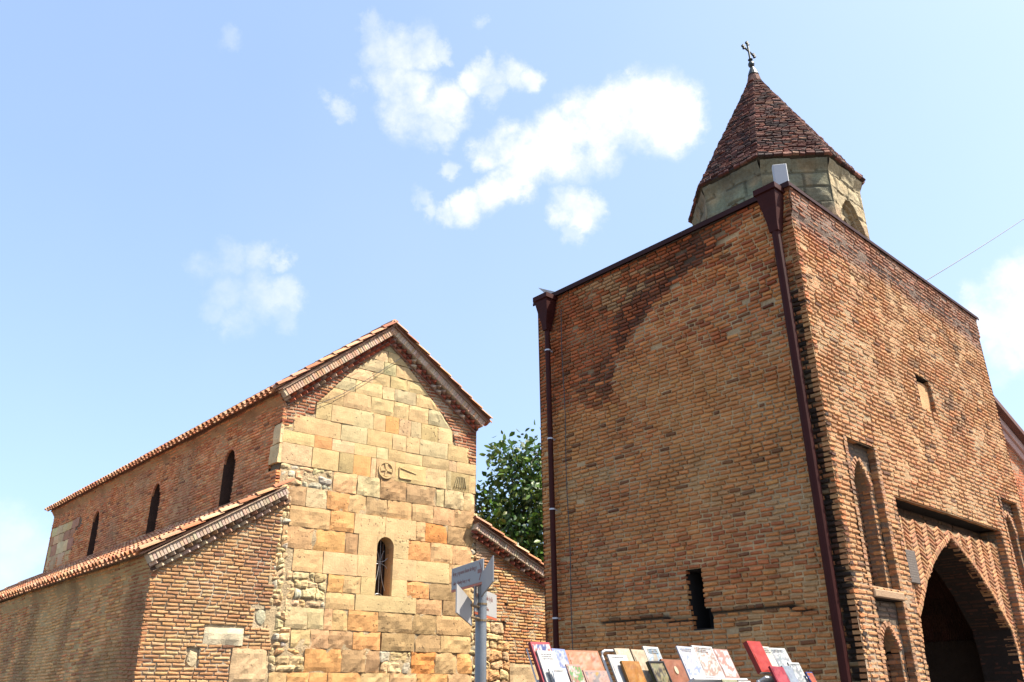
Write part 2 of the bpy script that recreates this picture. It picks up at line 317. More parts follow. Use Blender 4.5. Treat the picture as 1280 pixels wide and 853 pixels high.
def plane(mb, F, u0, u1, z0, z1, n, col, step=.12, amp=.008, colf=None):
    a = max(1, int((u1 - u0) / step)); b = max(1, int((z1 - z0) / step)); vs = []; cs = []
    for j in range(b + 1):
        for i in range(a + 1):
            u = u0 + (u1 - u0) * i / a; z = z0 + (z1 - z0) * j / b
            vs.append(F.p(u, z, n + amp * 2 * fn(u, z, 4, 5))); cs.append(colf(u, z) if colf else col)
    mb.add(vs, [(j * (a + 1) + i, j * (a + 1) + i + 1, (j + 1) * (a + 1) + i + 1, (j + 1) * (a + 1) + i) for j in range(b) for i in range(a)], cs)
def interp(tab, x):
    if x <= tab[0][0]: return tab[0][1]
    for (a, b), (c, d) in zip(tab, tab[1:]):
        if x <= c: return b + (d - b) * (x - a) / (c - a) if c > a else d
    return tab[-1][1]

# ------------------------------------------------------------------ ground
g = MB(); n_ = 40
for j in range(n_ + 1):
    for i in range(n_ + 1): pass
g.add([Vector((-600, -600, 0)), Vector((600, -600, 0)), Vector((600, 900, 0)), Vector((-600, 900, 0))], [(0, 1, 2, 3)])
tag(g.build('ground', M_ground), kind='structure')

# ================================================================== GATE TOWER
C = Vector((3.658, 9.307, 0)); LB, LA, HT = 6.32, 4.74, 7.80
tower = tag(empty('gate_tower', C), 'square brick gate tower with pointed archway, brown downpipes and an octagonal tiled spire', 'tower')
FB = Fr(C, az(47.3), Z, az(137.3)); FA = Fr(C, az(-42.7), Z, az(-132.7))
br = MB(); mo = MB()
BR1 = [(.52, .26, .125), (.50, .235, .11), (.55, .29, .145), (.48, .225, .11), (.53, .265, .13), (.43, .19, .09), (.56, .32, .17), (.50, .27, .14)]
def colB(u, z):
    c = vary(random.choice(BR1), .09)
    t = .45 + .9 * fn(u, z, .5, 2)                              # tan mortar wash over the bricks
    c = mixc(c, (.54, .37, .22), max(0, min(.5, t * .7)))
    k = sm(7.05, 7.3, z + .25 * fn(u, z, .8, 9))                 # weathered top band
    c = mixc(c, vary((.33, .17, .12), .3), k * .8)
    if random.random() < .025: c = mixc(c, (.12, .06, .04), .7)
    for (su, sz, r) in ((4.2, 5.6, .38), (3.1, 6.0, .25), (2.7, 6.95, .3), (1.7, 7.0, .35), (4.9, 6.9, .3)):
        d = sqrt((u - su) ** 2 + (z - sz) ** 2) / r + .6 * fn(u, z, 3, 8)
        if d < 1 and random.random() < .6: c = mixc(c, (.16, .10, .07), .6 * (1 - d) + .2)
    return (c[0] * 1.04, c[1] * 1.0, c[2] * .90)
def mcolB(u, z):
    c = mixc((.60, .42, .245), (.53, .40, .25), sm(-.2, .5, fn(u, z, .7, 4)))
    k = sm(7.05, 7.3, z + .25 * fn(u, z, .8, 9)); c = mixc(c, (.36, .27, .21), k)
    return mixc(c, (.50, .43, .36), sm(3.4, 2.4, z) * .5)
def niche_holes(z):
    h = []
    for (a, b) in ((.46, 1.15), (5.40, 6.09)):
        if 2.72 < z < 4.46: h.append((a, b))
        if .9 < z < 2.62: h.append((a, b))
    if z < 3.92: h.append((1.5, 5.05))
    if 5.43 < z < 5.92: h.append((3.0, 3.5) if z < 5.86 else (2.95, 3.45))
    return h
def spB(z): return sub_iv([(0, LB)], niche_holes(z))
def corbB(u, z): return .035 * sm(7.36, 7.5, z) + .012 * fn(u, z, .5, 11)
brick_wall(br, mo, FB, 0, 7.808, spB, colB, mcolB, nf=corbB, seed=2, rag=.014, relief=.011, wav=.009, vj=.021, tiltv=.004, mrel=.005, bl=(.16, .21))
# --- left face
BR2 = [(.52, .235, .115), (.56, .27, .13), (.47, .195, .095), (.58, .31, .155), (.54, .265, .135), (.36, .145, .08)]
def soot(u, z):      # dark weathering running diagonally across the top of the left face
    # curve from (1.9,7.5) down to (4.7,5.6)
    zc = interp([(0, 7.9), (.8, 7.55), (1.2, 7.37), (2.0, 7.15), (2.68, 6.66), (3.12, 6.38), (3.24, 5.75), (3.63, 5.62), (4.8, 5.68)], u)
    w = .10 * fn(u, z, 1.6, 3) + .06 * fn(u, z, 6, 3)
    return sm(zc - .08 + w, zc + .10 + w, z) * (1 - .75 * sm(3.2, 3.5, u) * sm(6.2, 5.6, z)), sm(zc + 1.0, zc + .15, z + 3 * w) * sm(.9, 1.5, u) * sm(4.2, 3.3, u)
def pipe_band(u, z):  # dark band beside the pipe, wider towards the bottom, fading out near the top
    s_ = max(0, 1 - abs(u - .15 + .05 * fn(0, z, 5, 6)) / (.065 + .07 * sm(6.0, 2, z) + .05 * fn(u, z, 7, 1)))
    return s_ * sm(6.9, 5.6, z)
def colA(u, z):
    c = vary(random.choice(BR2), .09)
    s_, near = soot(u, z)
    c = mixc(c, (.56, .33, .16), (1 - s_) * max(0, min(.6, .28 + .9 * fn(u, z, .7, 5))))
    if random.random() < s_: c = mixc(c, vary((.40, .15, .07), .3), .8)
    if random.random() < s_ * near * .9: c = mixc(c, vary((.13, .055, .035), .4), random.uniform(.35, .8))
    k = pipe_band(u, z)
    if k > .10: c = mixc(c, (.022, .016, .013), min(.95, k * 2.6))
    if u < .30: c = mixc(c, vary((.44, .20, .12), .2), .5 * (1 - min(1, k * 2)))
    c = mixc(c, (.50, .39, .26), .65 * sm(.20, .42, fn(u, z * 1.6, .85, 31)) * (random.random() < .45))
    if random.random() < .035: c = mixc(c, (.12, .06, .04), .7)
    if 2.9 < z < 4.4: c = mixc(c, (.34, .13, .075), .45 * random.random() * sm(-.3, .3, fn(u, z, .9, 77)))
    if abs(z - 2.545 - .05 * fn(u, 0, 1.2, 2)) < .034 and .5 < u < 3.7: c = mixc(c, (.06, .04, .03), random.uniform(.1, .75))  # bed line painted dark: the shadow under the overhanging course
    return (c[0] * 1.14, c[1] * 1.07, c[2] * .88)
def mcolA(u, z):
    c = mixc((.60, .47, .31), (.50, .41, .29), sm(-.3, .4, fn(u, z, .9, 4)))
    s_, near = soot(u, z)
    c = mixc(c, (.24, .165, .11), s_ * .65); c = mixc(c, (.08, .05, .038), s_ * near * .8)
    k = pipe_band(u, z); c = mixc(c, (.025, .02, .016), min(.95, k * 2.6))
    if abs(z - 2.545 - .05 * fn(u, 0, 1.2, 2)) < .034 and .5 < u < 3.7: c = (.04, .028, .02)  # same painted shadow line, in the mortar
    return (c[0] * 1.25, c[1] * 1.19, c[2] * 1.06)
def slot(z):
    if 2.40 < z < 3.10:
        j = .02 * fn(0, z, 20, 3)
        return [(1.94 + j, 2.19 + j)] if z > 2.6 else [(1.86 + j, 2.17 + j)]
    return []
def spA(z): return sub_iv([(0, LA)], slot(z))
def bulgeA(u, z):
    s_, near = soot(u, z)
    return .02 * sm(7.36, 7.5, z) * sm(1.2, .3, u) + .012 * fn(u, z, .45, 12) - .012 * s_ + (-.035 if z < 2.555 + .02 * fn(u, 0, 1.2, 2) else 0)
brick_wall(br, mo, FA, 0, 7.808, spA, colA, mcolA, nf=bulgeA, seed=5, relief=.024, rag=.010, wav=.012, miss=.006, tiltv=.008, vj=.022, joint=.022, jit=.006, bl=(.155, .205))
w = MB(); box(w, FA, 1.8, 2.3, 2.3, 3.2, -.45, -.44, (0, 0, 0)); 
for (a, b) in ((2.19, 2.2), (1.85, 1.86)): box(w, FA, a, b, 2.4, 3.1, -.44, -.06)
box(w, FA, 1.85, 2.2, 3.1, 3.11, -.44, -.06); box(w, FA, 1.85, 2.2, 2.39, 2.40, -.44, -.06)
w.build('window_slot', M_dark, tower)
# --- jambs of the recesses on the right face
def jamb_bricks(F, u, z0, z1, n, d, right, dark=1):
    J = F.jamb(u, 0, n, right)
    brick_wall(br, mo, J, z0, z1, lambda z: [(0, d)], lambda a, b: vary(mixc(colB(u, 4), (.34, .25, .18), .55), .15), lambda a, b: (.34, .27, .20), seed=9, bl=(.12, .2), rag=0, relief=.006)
def slab_h(F, u0, u1, z, n0, n1, col):   # horizontal face
    mo.add([F.p(u0, z, n0), F.p(u1, z, n0), F.p(u1, z, n1), F.p(u0, z, n1)], [(0, 1, 2, 3)], col)
MC = (.07, .05, .035)  # near-black: shade under the ledges and in recesses put into the slab colour
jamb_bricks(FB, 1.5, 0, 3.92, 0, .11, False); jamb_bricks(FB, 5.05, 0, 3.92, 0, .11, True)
slab_h(FB, 1.5, 5.05, 3.922, -.36, .0, MC); slab_h(FB, 1.5, 5.05, 3.695, -.36, -.105, MC)
FD = Fr(FB.p(0, 0, -.30), FB.U, Z, FB.N)
brick_wall(br, mo, FD, 3.66, 3.93, lambda z: [(1.5, 5.05)], lambda u, z: vary((.24, .15, .09), .12), lambda u, z: (.19, .13, .09), seed=77, relief=.005)  # recessed band coloured dark, the ledge's shadow painted in
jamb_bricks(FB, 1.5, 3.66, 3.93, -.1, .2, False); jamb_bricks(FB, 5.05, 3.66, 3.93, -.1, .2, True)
def arch_half(z, hw, zs, za):     # half width of a pointed arch
    if z < zs: return hw
    if z > za: return 0
    t = (z - zs) / (za - zs); return hw * (1 - t ** 1.75) ** .86
def ARC(z):
    if z >= 3.60: return 0
    return interp([(0, 1.56), (2.13, 1.56), (2.48, 1.50), (2.94, 1.07), (3.2, .74), (3.38, .44), (3.60, 0)], z)
AU = 3.28
FP = Fr(FB.p(0, 0, -.10), FB.U, Z, FB.N)
def spP(z):
    h = ARC(z); iv = [(1.5, 5.05)]
    if z > 3.70: return []
    return sub_iv(iv, [(AU - h, AU + h)]) if h > 0 else iv
brick_wall(br, mo, FP, 0, 2.2, spP, colB, mcolB, seed=12)
# spandrels: slanted brick columns
for i in range(36):
    za = 2.2 + i * .0485
    zz = za + .024
    for (a, b) in spP(zz):
        k = max(1, int((b - a) / .1)); vs = []; cs = []
        for q in range(k + 1):
            u = a + (b - a) * q / k
            for z in (za, za + .0485): vs.append(FP.p(u, z, -.012 + .008 * fn(u, z, 4, 1))); cs.append(mcolB(u, z))
        mo.add(vs, [(2 * q, 2 * q + 2, 2 * q + 3, 2 * q + 1) for q in range(k)], cs)
colw = .185
for side in (-1, 1):
    for ci in range(11):
        uc = AU + side * (colw * (ci + .5)); ang = side * (24 if ci % 2 else -24)
        z = 2.15
        while z < 3.70:
            for (a, b) in spP(z):
                u0 = max(uc - colw / 2 + .006, a); u1 = min(uc + colw / 2 - .006, b)
                if u1 - u0 > .04 and z > 2.2:
                    G_ = FP.rot(uc, z, ang); brick(br, G_, u0 - uc, u1 - uc, -.019, .019, .004 + random.uniform(-.004, .006), .08, vary(mixc(random.choice(BR1), (.5, .3, .17), .5), .12), .004)
            z += .056
# plain top border and arch ring
zs_ = [2.13, 2.3, 2.48, 2.6, 2.72, 2.83, 2.94, 3.02, 3.11, 3.2, 3.29, 3.38, 3.46, 3.53, 3.60]
for side in (-1, 1):
    pts = [(AU + side * ARC(z), z) for z in zs_]; pts[-1] = (AU, 3.60)
    for (a, b) in zip(pts, pts[1:]):
        L = sqrt((b[0] - a[0]) ** 2 + (b[1] - a[1]) ** 2); ang = math.degrees(math.atan2(b[1] - a[1], b[0] - a[0])); G_ = FP.rot(a[0], a[1], ang)
        k = max(1, int(L / .055)); lo, hi = ((0, .075) if side < 0 else (-.075, 0))
        for q in range(k): brick(br, G_, L * q / k + .003, L * (q + 1) / k - .003, lo, hi, .014, .14, vary(mixc(random.choice(BR1), (.55, .36, .21), .45), .12), .004)
# passage vault
def vault(mb, n0, n1, dh, step, colf):
    prof = [(-ARC(z) + dh, z) for z in [0, .7, 1.4] + zs_[:-1] if ARC(z) > dh]; prof += [(0, 3.6 - dh * 1.2)] + [(-a, b) for (a, b) in reversed(prof)]
    m_ = max(1, int(abs(n1 - n0) / step))
    for i in range(len(prof) - 1):
        for j in range(m_):
            na = n0 + (n1 - n0) * j / m_; nb = n0 + (n1 - n0) * (j + 1) / m_; (a, b), (c, d) = prof[i], prof[i + 1]
            mb.add([FB.p(AU + a, b, na), FB.p(AU + c, d, na), FB.p(AU + c, d, nb), FB.p(AU + a, b, nb)], [(0, 1, 2, 3)], colf())
    return prof
vb = MB()
# brick-lined passage walls (right-hand inner wall is the one that shows)
def vc(): return vary((.105, .05, .03), .3)  # brick colour kept very dark to paint in the shade of the passage
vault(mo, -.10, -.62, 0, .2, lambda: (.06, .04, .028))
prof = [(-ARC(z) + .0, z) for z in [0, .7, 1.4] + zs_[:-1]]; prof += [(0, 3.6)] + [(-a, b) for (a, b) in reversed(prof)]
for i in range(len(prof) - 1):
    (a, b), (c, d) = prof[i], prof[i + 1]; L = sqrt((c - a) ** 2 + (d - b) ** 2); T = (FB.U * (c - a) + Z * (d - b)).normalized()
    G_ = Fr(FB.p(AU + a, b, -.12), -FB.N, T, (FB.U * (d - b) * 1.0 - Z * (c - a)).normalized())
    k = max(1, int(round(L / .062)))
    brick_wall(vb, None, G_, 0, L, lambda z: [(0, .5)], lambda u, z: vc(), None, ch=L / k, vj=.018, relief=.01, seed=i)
# deeper wider chamber with a transverse arch and a back wall with a smaller doorway
ch_ = MB()  # chamber surfaces are also coloured dark in place of interior shade
box(ch_, FB, .55, .60, 0, 4.6, -4.3, -.62); box(ch_, FB, 5.95, 6.0, 0, 4.6, -4.3, -.62); 
for i in range(24):      # pointed chamber vault, long bricks
    t0 = i / 24; t1 = (i + 1) / 24; a0 = pi * t0; a1 = pi * t1
    def VP(a): return (AU - 2.2 * cos(a), 2.3 + 1.95 * sin(a))
    (ua, za), (ub, zb) = VP(a0), VP(a1)
    for j in range(30):
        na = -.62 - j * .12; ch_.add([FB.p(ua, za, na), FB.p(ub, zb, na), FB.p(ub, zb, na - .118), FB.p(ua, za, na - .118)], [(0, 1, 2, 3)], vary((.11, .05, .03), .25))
for i in range(38):
    for j in range(16):
        na = -.62 - j * .23
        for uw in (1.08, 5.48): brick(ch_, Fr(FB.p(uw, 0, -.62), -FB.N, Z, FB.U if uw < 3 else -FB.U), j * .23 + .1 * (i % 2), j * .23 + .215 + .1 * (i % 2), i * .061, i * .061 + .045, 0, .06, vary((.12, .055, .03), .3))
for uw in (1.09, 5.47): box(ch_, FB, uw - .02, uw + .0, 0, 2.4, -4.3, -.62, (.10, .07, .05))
bw = MB()
def spback(z):
    h = arch_half(z, .62, 1.7, 2.45); iv = [(1.08, 5.48)]
    return sub_iv(iv, [(AU + .3 - h, AU + .3 + h)]) if h > 0 else iv
FK = Fr(FB.p(0, 0, -4.2), FB.U, Z, FB.N)
brick_wall(ch_, ch_, FK, 0, 4.3, spback, lambda u, z: vary((.13, .06, .035), .25), lambda u, z: (.11, .08, .055), seed=31)
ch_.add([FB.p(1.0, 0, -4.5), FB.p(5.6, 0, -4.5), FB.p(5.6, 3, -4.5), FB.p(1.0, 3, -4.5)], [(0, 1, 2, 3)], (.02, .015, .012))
# front wall seen from inside the chamber
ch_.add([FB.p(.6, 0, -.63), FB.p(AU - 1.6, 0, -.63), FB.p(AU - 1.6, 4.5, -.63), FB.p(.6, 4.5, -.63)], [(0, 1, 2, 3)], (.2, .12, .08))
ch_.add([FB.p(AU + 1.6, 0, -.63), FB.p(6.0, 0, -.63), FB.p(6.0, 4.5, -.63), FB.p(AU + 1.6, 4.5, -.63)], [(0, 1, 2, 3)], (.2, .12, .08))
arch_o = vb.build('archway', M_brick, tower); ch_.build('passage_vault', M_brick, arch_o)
# niches: outer rectangle, inner pointed opening
for (a, b) in ((.46, 1.15), (5.40, 6.09)):
    for (z0, z1, zs, za_) in ((2.72, 4.46, 3.92, 4.26), (.9, 2.62, 2.08, 2.34)):
        uc = (a + b) / 2 + .02; D = .09; F1 = Fr(FB.p(0, 0, -D), FB.U, Z, FB.N); F2 = Fr(FB.p(0, 0, -D - .15), FB.U, Z, FB.N)
        def h_(z): return arch_half(z, .205, zs, za_)
        def sp1(z):
            h = h_(z) if z > z0 + .02 else 0
            return sub_iv([(a, b)], [(uc - h, uc + h)]) if h > 0 else [(a, b)]
        nc = lambda u, z: vary((.24, .17, .12), .15) if z > z1 - .26 else colB(u, 3)  # top of each niche coloured darker, painting the shadow below its head
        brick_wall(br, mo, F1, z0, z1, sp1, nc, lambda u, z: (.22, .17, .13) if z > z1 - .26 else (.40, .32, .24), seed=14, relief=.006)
        brick_wall(br, mo, F2, z0, za_ + .1, lambda z: [(uc - .24, uc + .24)], lambda u, z: vary((.40, .22, .12), .2), lambda u, z: (.36, .28, .2), seed=15)
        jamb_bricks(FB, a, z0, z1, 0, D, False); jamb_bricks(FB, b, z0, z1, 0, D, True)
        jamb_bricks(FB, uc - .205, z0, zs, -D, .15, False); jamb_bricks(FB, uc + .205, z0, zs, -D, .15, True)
        q = 8
        for side in (-1, 1):
            P = [(uc + side * h_(zs + (za_ - zs) * i / q), zs + (za_ - zs) * i / q) for i in range(q + 1)]
            for (p0, p1) in zip(P, P[1:]):
                mo.add([FB.p(p0[0], p0[1], -D), FB.p(p1[0], p1[1], -D), FB.p(p1[0], p1[1], -D - .15), FB.p(p0[0], p0[1], -D - .15)], [(0, 1, 2, 3)], (.40, .30, .2))
                L = sqrt((p1[0] - p0[0]) ** 2 + (p1[1] - p0[1]) ** 2); G_ = F1.rot(p0[0], p0[1], math.degrees(math.atan2(p1[1] - p0[1], p1[0] - p0[0])))
                lo, hi = ((0, .07) if side < 0 else (-.07, 0)); brick(br, G_, .003, L - .003, lo, hi, .016, .05, vary((.50, .30, .18), .12), .006)
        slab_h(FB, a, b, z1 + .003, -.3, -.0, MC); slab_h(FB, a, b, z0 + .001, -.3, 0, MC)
for (a, b) in ((.46, 1.15), (5.40, 6.09)):
    sill = MB(); rbox(sill, FB, a - .02, b + .04, 2.625, 2.715, -.24, .022, .012, (.44, .31, .20)); sill.build('niche_sill', M_stone, tower)
# small blocked window high in the right face
sq = MB(); stone(sq, FB, 2.96, 3.52, 5.42, 5.86, -.055, (.62, .38, .20), .006, seed=3, round_=.0)
sq.build('blocked_window', M_stone, tower)
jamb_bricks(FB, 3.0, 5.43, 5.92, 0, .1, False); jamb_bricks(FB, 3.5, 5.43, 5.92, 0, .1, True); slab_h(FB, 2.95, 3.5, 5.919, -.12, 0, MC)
# body: back walls and roof (plain)
def quad(mb, a, b, c, d, col): mb.add([a, b, c, d], [(0, 1, 2, 3)], col)
TLp, TRp = FA.p(LA, 0), FB.p(LB, 0); BKp = TRp + FA.U * LA
for (p, q_) in ((TLp, BKp), (BKp, TRp)):
    quad(mo, p, q_, q_ + Z * HT, p + Z * HT, (.36, .2, .12))
quad(mo, C + Z * 7.79, TLp + Z * 7.79, BKp + Z * 7.79, TRp + Z * 7.79, (.25, .22, .19))
br.build('brickwork', M_brick, tower); mo.build('mortar_bed', M_mortar, tower)
# coping
cp_ = MB()
box(cp_, FB, -.055, LB + .05, 7.812, 7.842, -.35, .055); box(cp_, FB, -.058, LB + .055, 7.79, 7.8115, .045, .058)
box(cp_, FA, -.052, LA + .05, 7.815, 7.853, -.35, .058); box(cp_, FA, -.056, LA + .055, 7.775, 7.8148, .045, .061)
cp_.build('coping', M_coping, tower)
# drum and spire
DC = Vector((4.857, 13.13, 0)); R0 = 1.566; ZE = 10.04; ZA = 13.03; A0 = 115.3
def ov(k, r, z): return DC + az(A0 - 45 * k if False else A0 + 45 * k) * r + Z * z
drum = MB()
RD = 1.47
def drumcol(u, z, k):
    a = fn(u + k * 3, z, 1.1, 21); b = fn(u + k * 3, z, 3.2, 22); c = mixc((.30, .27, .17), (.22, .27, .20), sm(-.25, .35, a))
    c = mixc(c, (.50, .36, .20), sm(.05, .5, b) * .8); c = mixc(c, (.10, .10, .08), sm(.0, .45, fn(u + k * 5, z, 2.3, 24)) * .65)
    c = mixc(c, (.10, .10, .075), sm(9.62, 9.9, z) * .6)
    if k in (0, 7, 6): c = mixc(c, (.58, .47, .30), .6)  # sunward faces of the drum coloured lighter, as if lit
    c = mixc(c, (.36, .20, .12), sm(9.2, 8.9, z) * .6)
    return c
for k in range(8):
    A_, B_ = ov(k, RD, 0), ov(k + 1, RD, 0); L = (B_ - A_).length; U = (B_ - A_).normalized(); Nn = ((A_ + B_) / 2 - DC).normalized(); F = Fr(A_, U, Z, Nn)
    nx, nzz = 54, 96; vs = []; cs = []
    for j in range(nzz + 1):
        for i in range(nx + 1):
            u = L * i / nx; z = 7.7 + (9.98 - 7.7) * j / nzz; c = u - L / 2
            nn = .025 * fn(u + k * 3, z, 3, 20) + .015 * fn(u + k * 3, z, 9, 20)
            e = sin(pi * i / nx) ** .3 if 0 < i < nx else 0
            nn *= e
            rw = int((z - 7.7 + .02 * fn(u, k, 2, 3)) / .29); fz = ((z - 7.7 + .02 * fn(u, k, 2, 3)) / .29) % 1; uo = (u + .31 * (rw % 2) + .17 * ((rw * 7 + k * 3) % 5)) / .42; fu = uo % 1; jn = 1 if (min(fz, 1 - fz) < .07 or min(fu, 1 - fu) < .05) and fn(u, z + k, 3, 55) > -.25 and z < 9.8 else 0
            nn += .012 * ((int(uo) * 13 + rw * 7 + k * 5) % 5 - 2) / 2 * e - .014 * jn * e
            h1 = arch_half(z, .42, 8.75, 9.42); h2 = arch_half(z, .25, 8.6, 9.08)
            if abs(c) < h1: nn -= .07
            if abs(c) < h1 - .07: nn -= .06
            if abs(c) < h2: nn -= .35
            if z > 9.78: nn += .06 * sm(9.78, 9.98, z)
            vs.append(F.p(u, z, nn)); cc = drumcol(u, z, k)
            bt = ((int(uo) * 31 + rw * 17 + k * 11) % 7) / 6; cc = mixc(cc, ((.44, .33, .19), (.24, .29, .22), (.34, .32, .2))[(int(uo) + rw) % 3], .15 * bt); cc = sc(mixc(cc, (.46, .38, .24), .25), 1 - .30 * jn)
            if h1 > abs(c) > h1 - .08: cc = mixc(cc, (.55, .42, .26), .5)
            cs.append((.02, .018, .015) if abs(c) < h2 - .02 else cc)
    drum.add(vs, [(j * (nx + 1) + i, j * (nx + 1) + i + 1, (j + 1) * (nx + 1) + i + 1, (j + 1) * (nx + 1) + i) for j in range(nzz) for i in range(nx)], cs)
    drum.add([ov(k, RD - .02, 9.96), ov(k + 1, RD - .02, 9.96), ov(k + 1, R0 - .01, 10.03), ov(k, R0 - .01, 10.03)], [(0, 1, 2, 3)], (.12, .10, .07))
drum.build('drum', M_plaster, tower)
sp_ = MB(); SPC = [(.20, .085, .06), (.15, .07, .055), (.26, .11, .075), (.11, .06, .05), (.34, .19, .14), (.18, .075, .055), (.09, .055, .05)]
for k in range(8):
    A_, B_ = ov(k, R0, ZE), ov(k + 1, R0, ZE); mid = (A_ + B_) / 2; ap = DC + Z * ZA; U = (B_ - A_).normalized(); V = (ap - mid).normalized(); Nn = U.cross(V)
    if Nn.dot(mid - DC - Z * ZE) < 0: Nn = -Nn
    Ls = (ap - mid).length; Wd = (B_ - A_).length; F = Fr(mid, U, V, Nn)
    sp_.add([F.p(-Wd / 2, 0, -.01), F.p(Wd / 2, 0, -.01), F.p(0, Ls, -.01)], [(0, 1, 2)], (.09, .045, .035))
    sp_.add([F.p(-Wd / 2, 0, -.01), F.p(Wd / 2, 0, -.01), DC + Z * (ZE - .01)], [(0, 1, 2)], (.1, .07, .05))
    rows = int(Ls / .052)
    for i in range(rows):
        v = i * .052; hw = Wd / 2 * (1 - (v + .03) / Ls) + .012; u = -hw
        while u < hw - .01:
            l = random.uniform(.10, .17); e = min(u + l, hw)
            if hw - e < .04: e = hw
            c = vary(random.choice(SPC), .25)
            if random.random() < .95: 
                off = .016 + random.uniform(-.006, .012) + (.012 if i < 2 else 0)
                brick(sp_, F, u, e - .012, v + .010 + random.uniform(-.004, .004) - (.03 if i == 0 else 0), v + .044, off, .05, c, .006, random.uniform(-.01, .01))
            u = e
sp_.build('spire_roof', M_brick, tower)
# finial and cross
cr = MB(); base = DC + Z * 13.0
cap = MB(); tube(cap, [base + Z * h for h in (-.22, -.1, -.0, .05)], [.15, .125, .085, .03], 8, (.22, .12, .09)); cap.build('spire_cap', M_brick, tower)
tube(cr, [base + Z * -.02, base + Z * .06, base + Z * .2], [.11, .085, .03], 12)
tl = Vector((-.03, 0, 1)).normalized()
def cp(h, w=0): return base + tl * h + az(47) * w
tube(cr, [cp(.2), cp(.78)], [.024, .02], 8)
tube(cr, [cp(h_) for h_ in (.19, .22, .26, .30, .33)], [.02, .055, .066, .055, .02], 12)
tube(cr, [cp(h_) for h_ in (.37, .385, .40)], [.045, .05, .02], 12)
tube(cr, [cp(.60, -.17), cp(.60, .17)], .02, 8)
for (h_, w_) in ((.60, -.19), (.60, .19), (.80, 0)):
    for (dh, dw) in ((0, 0), (.035, 0.0), (-.0, .035), (0, -.035), (-.035, 0)):
        c0 = cp(h_ + dh, w_ + dw); tube(cr, [c0 - Z * .028, c0 - Z * .014, c0 + Z * .014, c0 + Z * .028], [.008, .027, .027, .008], 8)
cr.build('cross', M_bronze, tower)
# downpipes
def downpipe(uc, wd, z_h0, z_h1, nb):
    d = MB(); n1 = .10
    d_obj = None
    tube(d, [FA.p(uc, 0.1, n1), FA.p(uc, z_h0 + .02, n1)], wd / 2, 14)
    d_obj = d.build('downpipe', M_pipe, tower)
    h = MB()
    prof = [(z_h0, wd * .55, .04, .16), (z_h0 + .12, wd * .62, .03, .175), (z_h1 - .30, .105, .01, .20), (z_h1 - .12, .135, .005, .235), (z_h1 - .085, .135, .005, .235), (z_h1 - .08, .16, .0, .26), (z_h1, .16, .0, .26)]
    vs = []
    for (z, hwd, na, nb_) in prof: vs += [FA.p(uc - hwd, z, na), FA.p(uc + hwd, z, na), FA.p(uc + hwd, z, nb_), FA.p(uc - hwd, z, nb_)]
    fs = [(4 * i + j, 4 * i + (j + 1) % 4, 4 * i + 4 + (j + 1) % 4, 4 * i + 4 + j) for i in range(len(prof) - 1) for j in range(4)] + [(0, 1, 2, 3)]
    h.add(vs, fs); box(h, FA, uc - .15, uc + .15, z_h1 - .03, z_h1 - .02, .01, .25)
    h.build('hopper_head', M_pipe, d_obj)
    for z in nb:
        k = MB(); tube(k, [FA.p(uc, z - .012, n1), FA.p(uc, z + .012, n1)], wd / 2 + .008, 14); box(k, FA, uc - .012, uc + .012, z - .012, z + .012, 0, n1 - .03)
        k.build('pipe_clamp', M_clamp, d_obj)
downpipe(.20, .115, 7.16, 7.80, (.9,))
downpipe(4.43, .085, 7.18, 7.79, (6.83, 5.34, 4.24, 2.68, 1.2))
cb = MB()   # thin cables beside the left pipe
tube(cb, [FA.p(4.17 + .012 * sin(z * 3), z, .03) for z in [i * .3 for i in range(26)]], .007, 5)
cb.build('wall_cable', M_wire, tower)
# stains of vegetation etc. are in colour functions

# plaque
pq = tag(empty('plaque', FB.p(1.70, 2.9, -.085)), 'grey brown inscribed plaque on the brick wall left of the pointed arch', 'plaque')
p_ = MB(); rbox(p_, FB, 1.50, 1.92, 2.88, 3.28, -.1, -.062, .008); p_.build('slab', M_plaque, pq)
p_ = MB()
for r in range(11):
    z = 3.235 - r * .030; x = 1.54 + (.03 if r in (0, 6) else 0)
    while x < 1.87 - (.05 if r in (0, 5, 10) else 0):
        wv = random.uniform(.008, .03)
        box(p_, FB, x, x + wv, z - random.uniform(.006, .009), z + random.uniform(.004, .008), -.0625, -.0605); x += wv + random.uniform(.004, .012)
p_.build('lettering', M_plaquetxt, pq)

# things on the tower roof
fl = tag(empty('loudspeaker', Vector((3.80, 9.80, 7.88))), 'pale grey box loudspeaker standing on the tower corner in front of the drum', 'loudspeaker')
FLF = Fr((3.80, 9.80, 7.88), az(100), Z, az(190)); b_ = MB(); rbox(b_, FLF, -.10, .09, .10, .64, -.09, .0, .010); b_.build('cabinet', M_white, fl)
b_ = MB(); box(b_, FLF, -.09, .09, 0, .02, -.12, -.02); tube(b_, [FLF.p(0, 0, -.07), FLF.p(0, .12, -.07)], .015, 6); b_.build('bracket', M_zinc, fl)
pf = FA.p(4.42, 0, -.16); fl2 = tag(empty('floodlight', pf + Z * 7.9), 'small white floodlight tilted up at the left end of the tower coping', 'floodlight')
F2_ = Fr(pf + Z * 7.88, az(-42.7), (Z * .8 + az(-60) * .6).normalized(), az(-132.7)); b_ = MB()
vs = [F2_.p(*q) for q in ((-.10, .06, -.03), (.13, .10, -.03), (.16, .36, -.03), (-.10, .06, .03), (.13, .10, .03), (.16, .36, .03))]
b_.add(vs, [(0, 1, 2), (3, 5, 4), (0, 3, 4, 1), (1, 4, 5, 2), (2, 5, 3, 0)]); b_.build('lamp_housing', M_white, fl2)
b_ = MB(); tube(b_, [pf + Z * 7.86, F2_.p(.05, .10)], .014, 6); b_.build('bracket', M_zinc, fl2)

